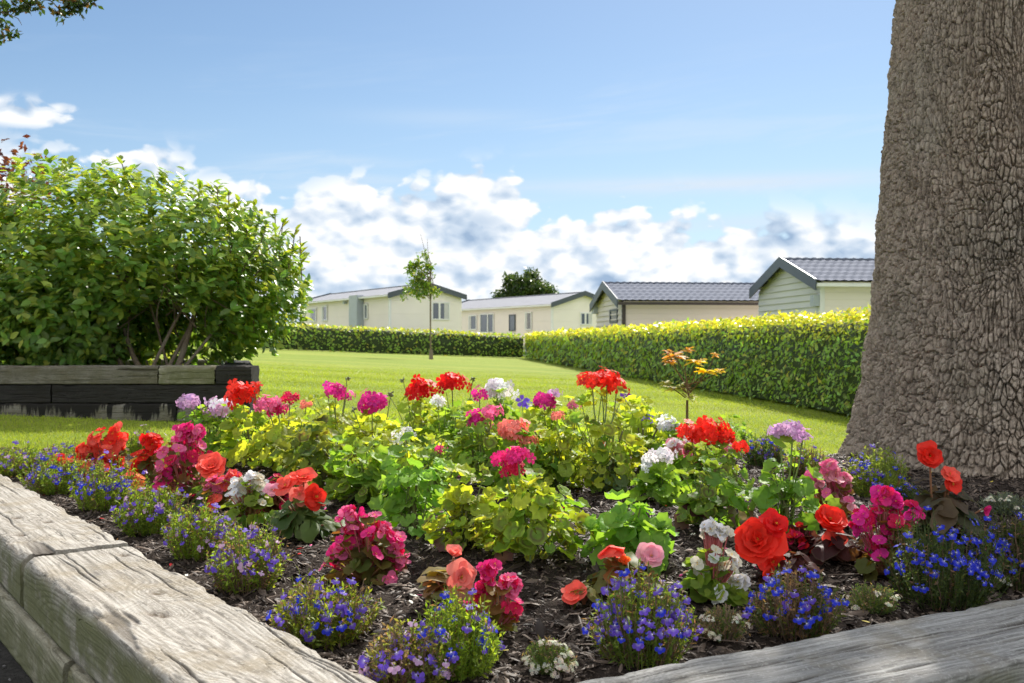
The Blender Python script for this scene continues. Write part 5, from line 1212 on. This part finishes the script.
def noise(v, sc, det=8., rough=.55, dist=0., dim='2D'): return t.n('ShaderNodeTexNoise', {'Vector': v, 'Scale': sc, 'Detail': det, 'Roughness': rough, 'Distortion': dist}, noise_dimensions=dim).outputs[0]
def A(px): return math.atan((px - 512) / 1000)
def E(px, py): return math.atan((341.5 - py) / math.hypot(1000, px - 512))
# cumulus bank: height of the tops varies with azimuth
def cum(a, e, fine=True):
    v = P2(a, t.m('MULTIPLY', e, 1.6)); n1 = noise(v, 7., 4., .5, .1)
    vo = t.n('ShaderNodeTexVoronoi', {'Vector': v, 'Scale': 26., 'Smoothness': .5}, feature='SMOOTH_F1', voronoi_dimensions='2D').outputs[0]
    vo2 = t.n('ShaderNodeTexVoronoi', {'Vector': v, 'Scale': 60., 'Smoothness': .5}, feature='SMOOTH_F1', voronoi_dimensions='2D').outputs[0]
    n = t.m('ADD', n1, t.m('MULTIPLY', t.m('SUBTRACT', .35, vo), .30)); n = t.m('ADD', n, t.m('MULTIPLY', t.m('SUBTRACT', .35, vo2), .20))
    return t.m('ADD', n, t.m('MULTIPLY', t.m('SUBTRACT', noise(v, 45., 7., .62, .4), .5), .24)) if fine else n
def blob(px, py, wx, wy, amp):
    da = t.m('DIVIDE', t.m('SUBTRACT', az, A(px)), wx / 1000); de = t.m('DIVIDE', t.m('SUBTRACT', el, E(px, py)), wy / 1000)
    r = t.m('ADD', t.m('MULTIPLY', da, da), t.m('MULTIPLY', de, de)); return t.m('MULTIPLY', t.m('POWER', 2.718, t.m('MULTIPLY', r, -1.0)), amp)
fields = [blob(385, 232, 85, 44, .62), blob(490, 212, 62, 34, .62), blob(480, 265, 220, 50, .62), blob(600, 246, 110, 40, .58), blob(700, 268, 170, 42, .56), blob(330, 290, 140, 55, .65), blob(760, 258, 60, 22, .6), blob(850, 268, 110, 22, .6), blob(20, 112, 55, 12, .30), blob(130, 168, 60, 22, .30), blob(60, 190, 120, 40, .26), blob(230, 200, 60, 22, .3), blob(500, 320, 600, 34, .35)]
cov = fields[0]
for f in fields[1:]: cov = t.m('MAXIMUM', cov, f)
n0 = cum(az, el); n1 = cum(t.m('ADD', az, .009), t.m('ADD', el, .015))
mask = t.sm(.58, .69, t.m('ADD', n0, cov)); mask = t.m('MULTIPLY', mask, t.sm(.0, .2, cov))
# bright cloud added across the unseen rest of the sky as frontal fill light
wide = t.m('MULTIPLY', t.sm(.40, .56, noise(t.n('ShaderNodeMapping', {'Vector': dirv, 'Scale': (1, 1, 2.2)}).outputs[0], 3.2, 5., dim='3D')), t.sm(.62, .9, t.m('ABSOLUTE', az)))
base_ = t.sm(.02, .17, t.m('ADD', el, t.m('MULTIPLY', noise(P2(az, el), 14., 4.), .03)))
relief = t.m('MULTIPLY_ADD', t.m('SUBTRACT', n0, n1), 2.1, t.m('MULTIPLY_ADD', base_, .20, .56), True)
hole = t.m('ADD', t.m('ADD', blob(478, 222, 36, 14, .62), blob(455, 247, 60, 7, .45)), blob(765, 240, 18, 20, .5))
relief = t.m('SUBTRACT', relief, t.m('MULTIPLY', hole, t.sm(.35, .6, n0)), 0, True)
ccol = t.ramp(relief, [(.0, (.24, .33, .46)), (.36, (.40, .48, .58)), (.62, (.54, .59, .65)), (.85, (.69, .70, .71))])
# thin streaks
sv = P2(t.m('MULTIPLY', az, .35), t.m('SUBTRACT', t.m('MULTIPLY', el, 3.4), t.m('MULTIPLY', az, .28)))
streak = t.sm(.50, .78, noise(sv, 9., 7., .6, .3)); low = t.sm(.33, .10, el); sk_ = t.m('MULTIPLY', t.m('MULTIPLY', streak, low), .6)
bands = t.m('MAXIMUM', blob(720, 184, 190, 8, 1.0), t.m('MAXIMUM', blob(800, 222, 120, 9, .8), t.m('MAXIMUM', blob(330, 160, 60, 5, .35), blob(450, 118, 90, 8, .25))))
bands = t.m('MULTIPLY', bands, t.sm(.15, .5, noise(sv, 22., 6., .6)))
thin = t.m('ADD', sk_, bands, 0, True)
haze = t.m('MULTIPLY', t.sm(.30, .0, el), .50)
STR = .076
skyc = t.n('ShaderNodeVectorMath', {0: sky.outputs[0], 'Scale': STR}, operation='SCALE').outputs[0]
skyc = t.n('ShaderNodeVectorMath', {0: skyc, 1: (.96, .99, .98)}, operation='MULTIPLY').outputs[0]
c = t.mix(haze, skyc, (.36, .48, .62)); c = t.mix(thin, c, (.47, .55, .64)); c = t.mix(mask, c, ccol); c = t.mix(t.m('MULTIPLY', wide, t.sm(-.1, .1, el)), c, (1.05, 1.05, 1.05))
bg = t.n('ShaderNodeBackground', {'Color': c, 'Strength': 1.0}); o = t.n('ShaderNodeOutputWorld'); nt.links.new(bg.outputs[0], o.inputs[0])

cam = bpy.data.cameras.new('camera'); co = bpy.data.objects.new('camera', cam); COL.objects.link(co)
co.location = (0, 0, CAMZ); co.rotation_euler = (PI / 2, 0, 0); cam.sensor_width = 36; cam.lens = F / 1024 * 36; cam.clip_start = .05; cam.clip_end = 5000
cam.dof.use_dof = True; cam.dof.focus_distance = 2.5; cam.dof.aperture_fstop = 11.0
SC.camera = co
SC.view_settings.view_transform = 'Standard'; SC.view_settings.look = 'None'; SC.view_settings.gamma = 1; SC.view_settings.exposure = .60
SC.render.engine = 'CYCLES'; SC.cycles.max_bounces = 5; SC.cycles.transmission_bounces = 3; SC.cycles.diffuse_bounces = 3; SC.cycles.glossy_bounces = 2; SC.cycles.use_adaptive_sampling = True; SC.cycles.adaptive_threshold = .03; SC.cycles.use_denoising = True
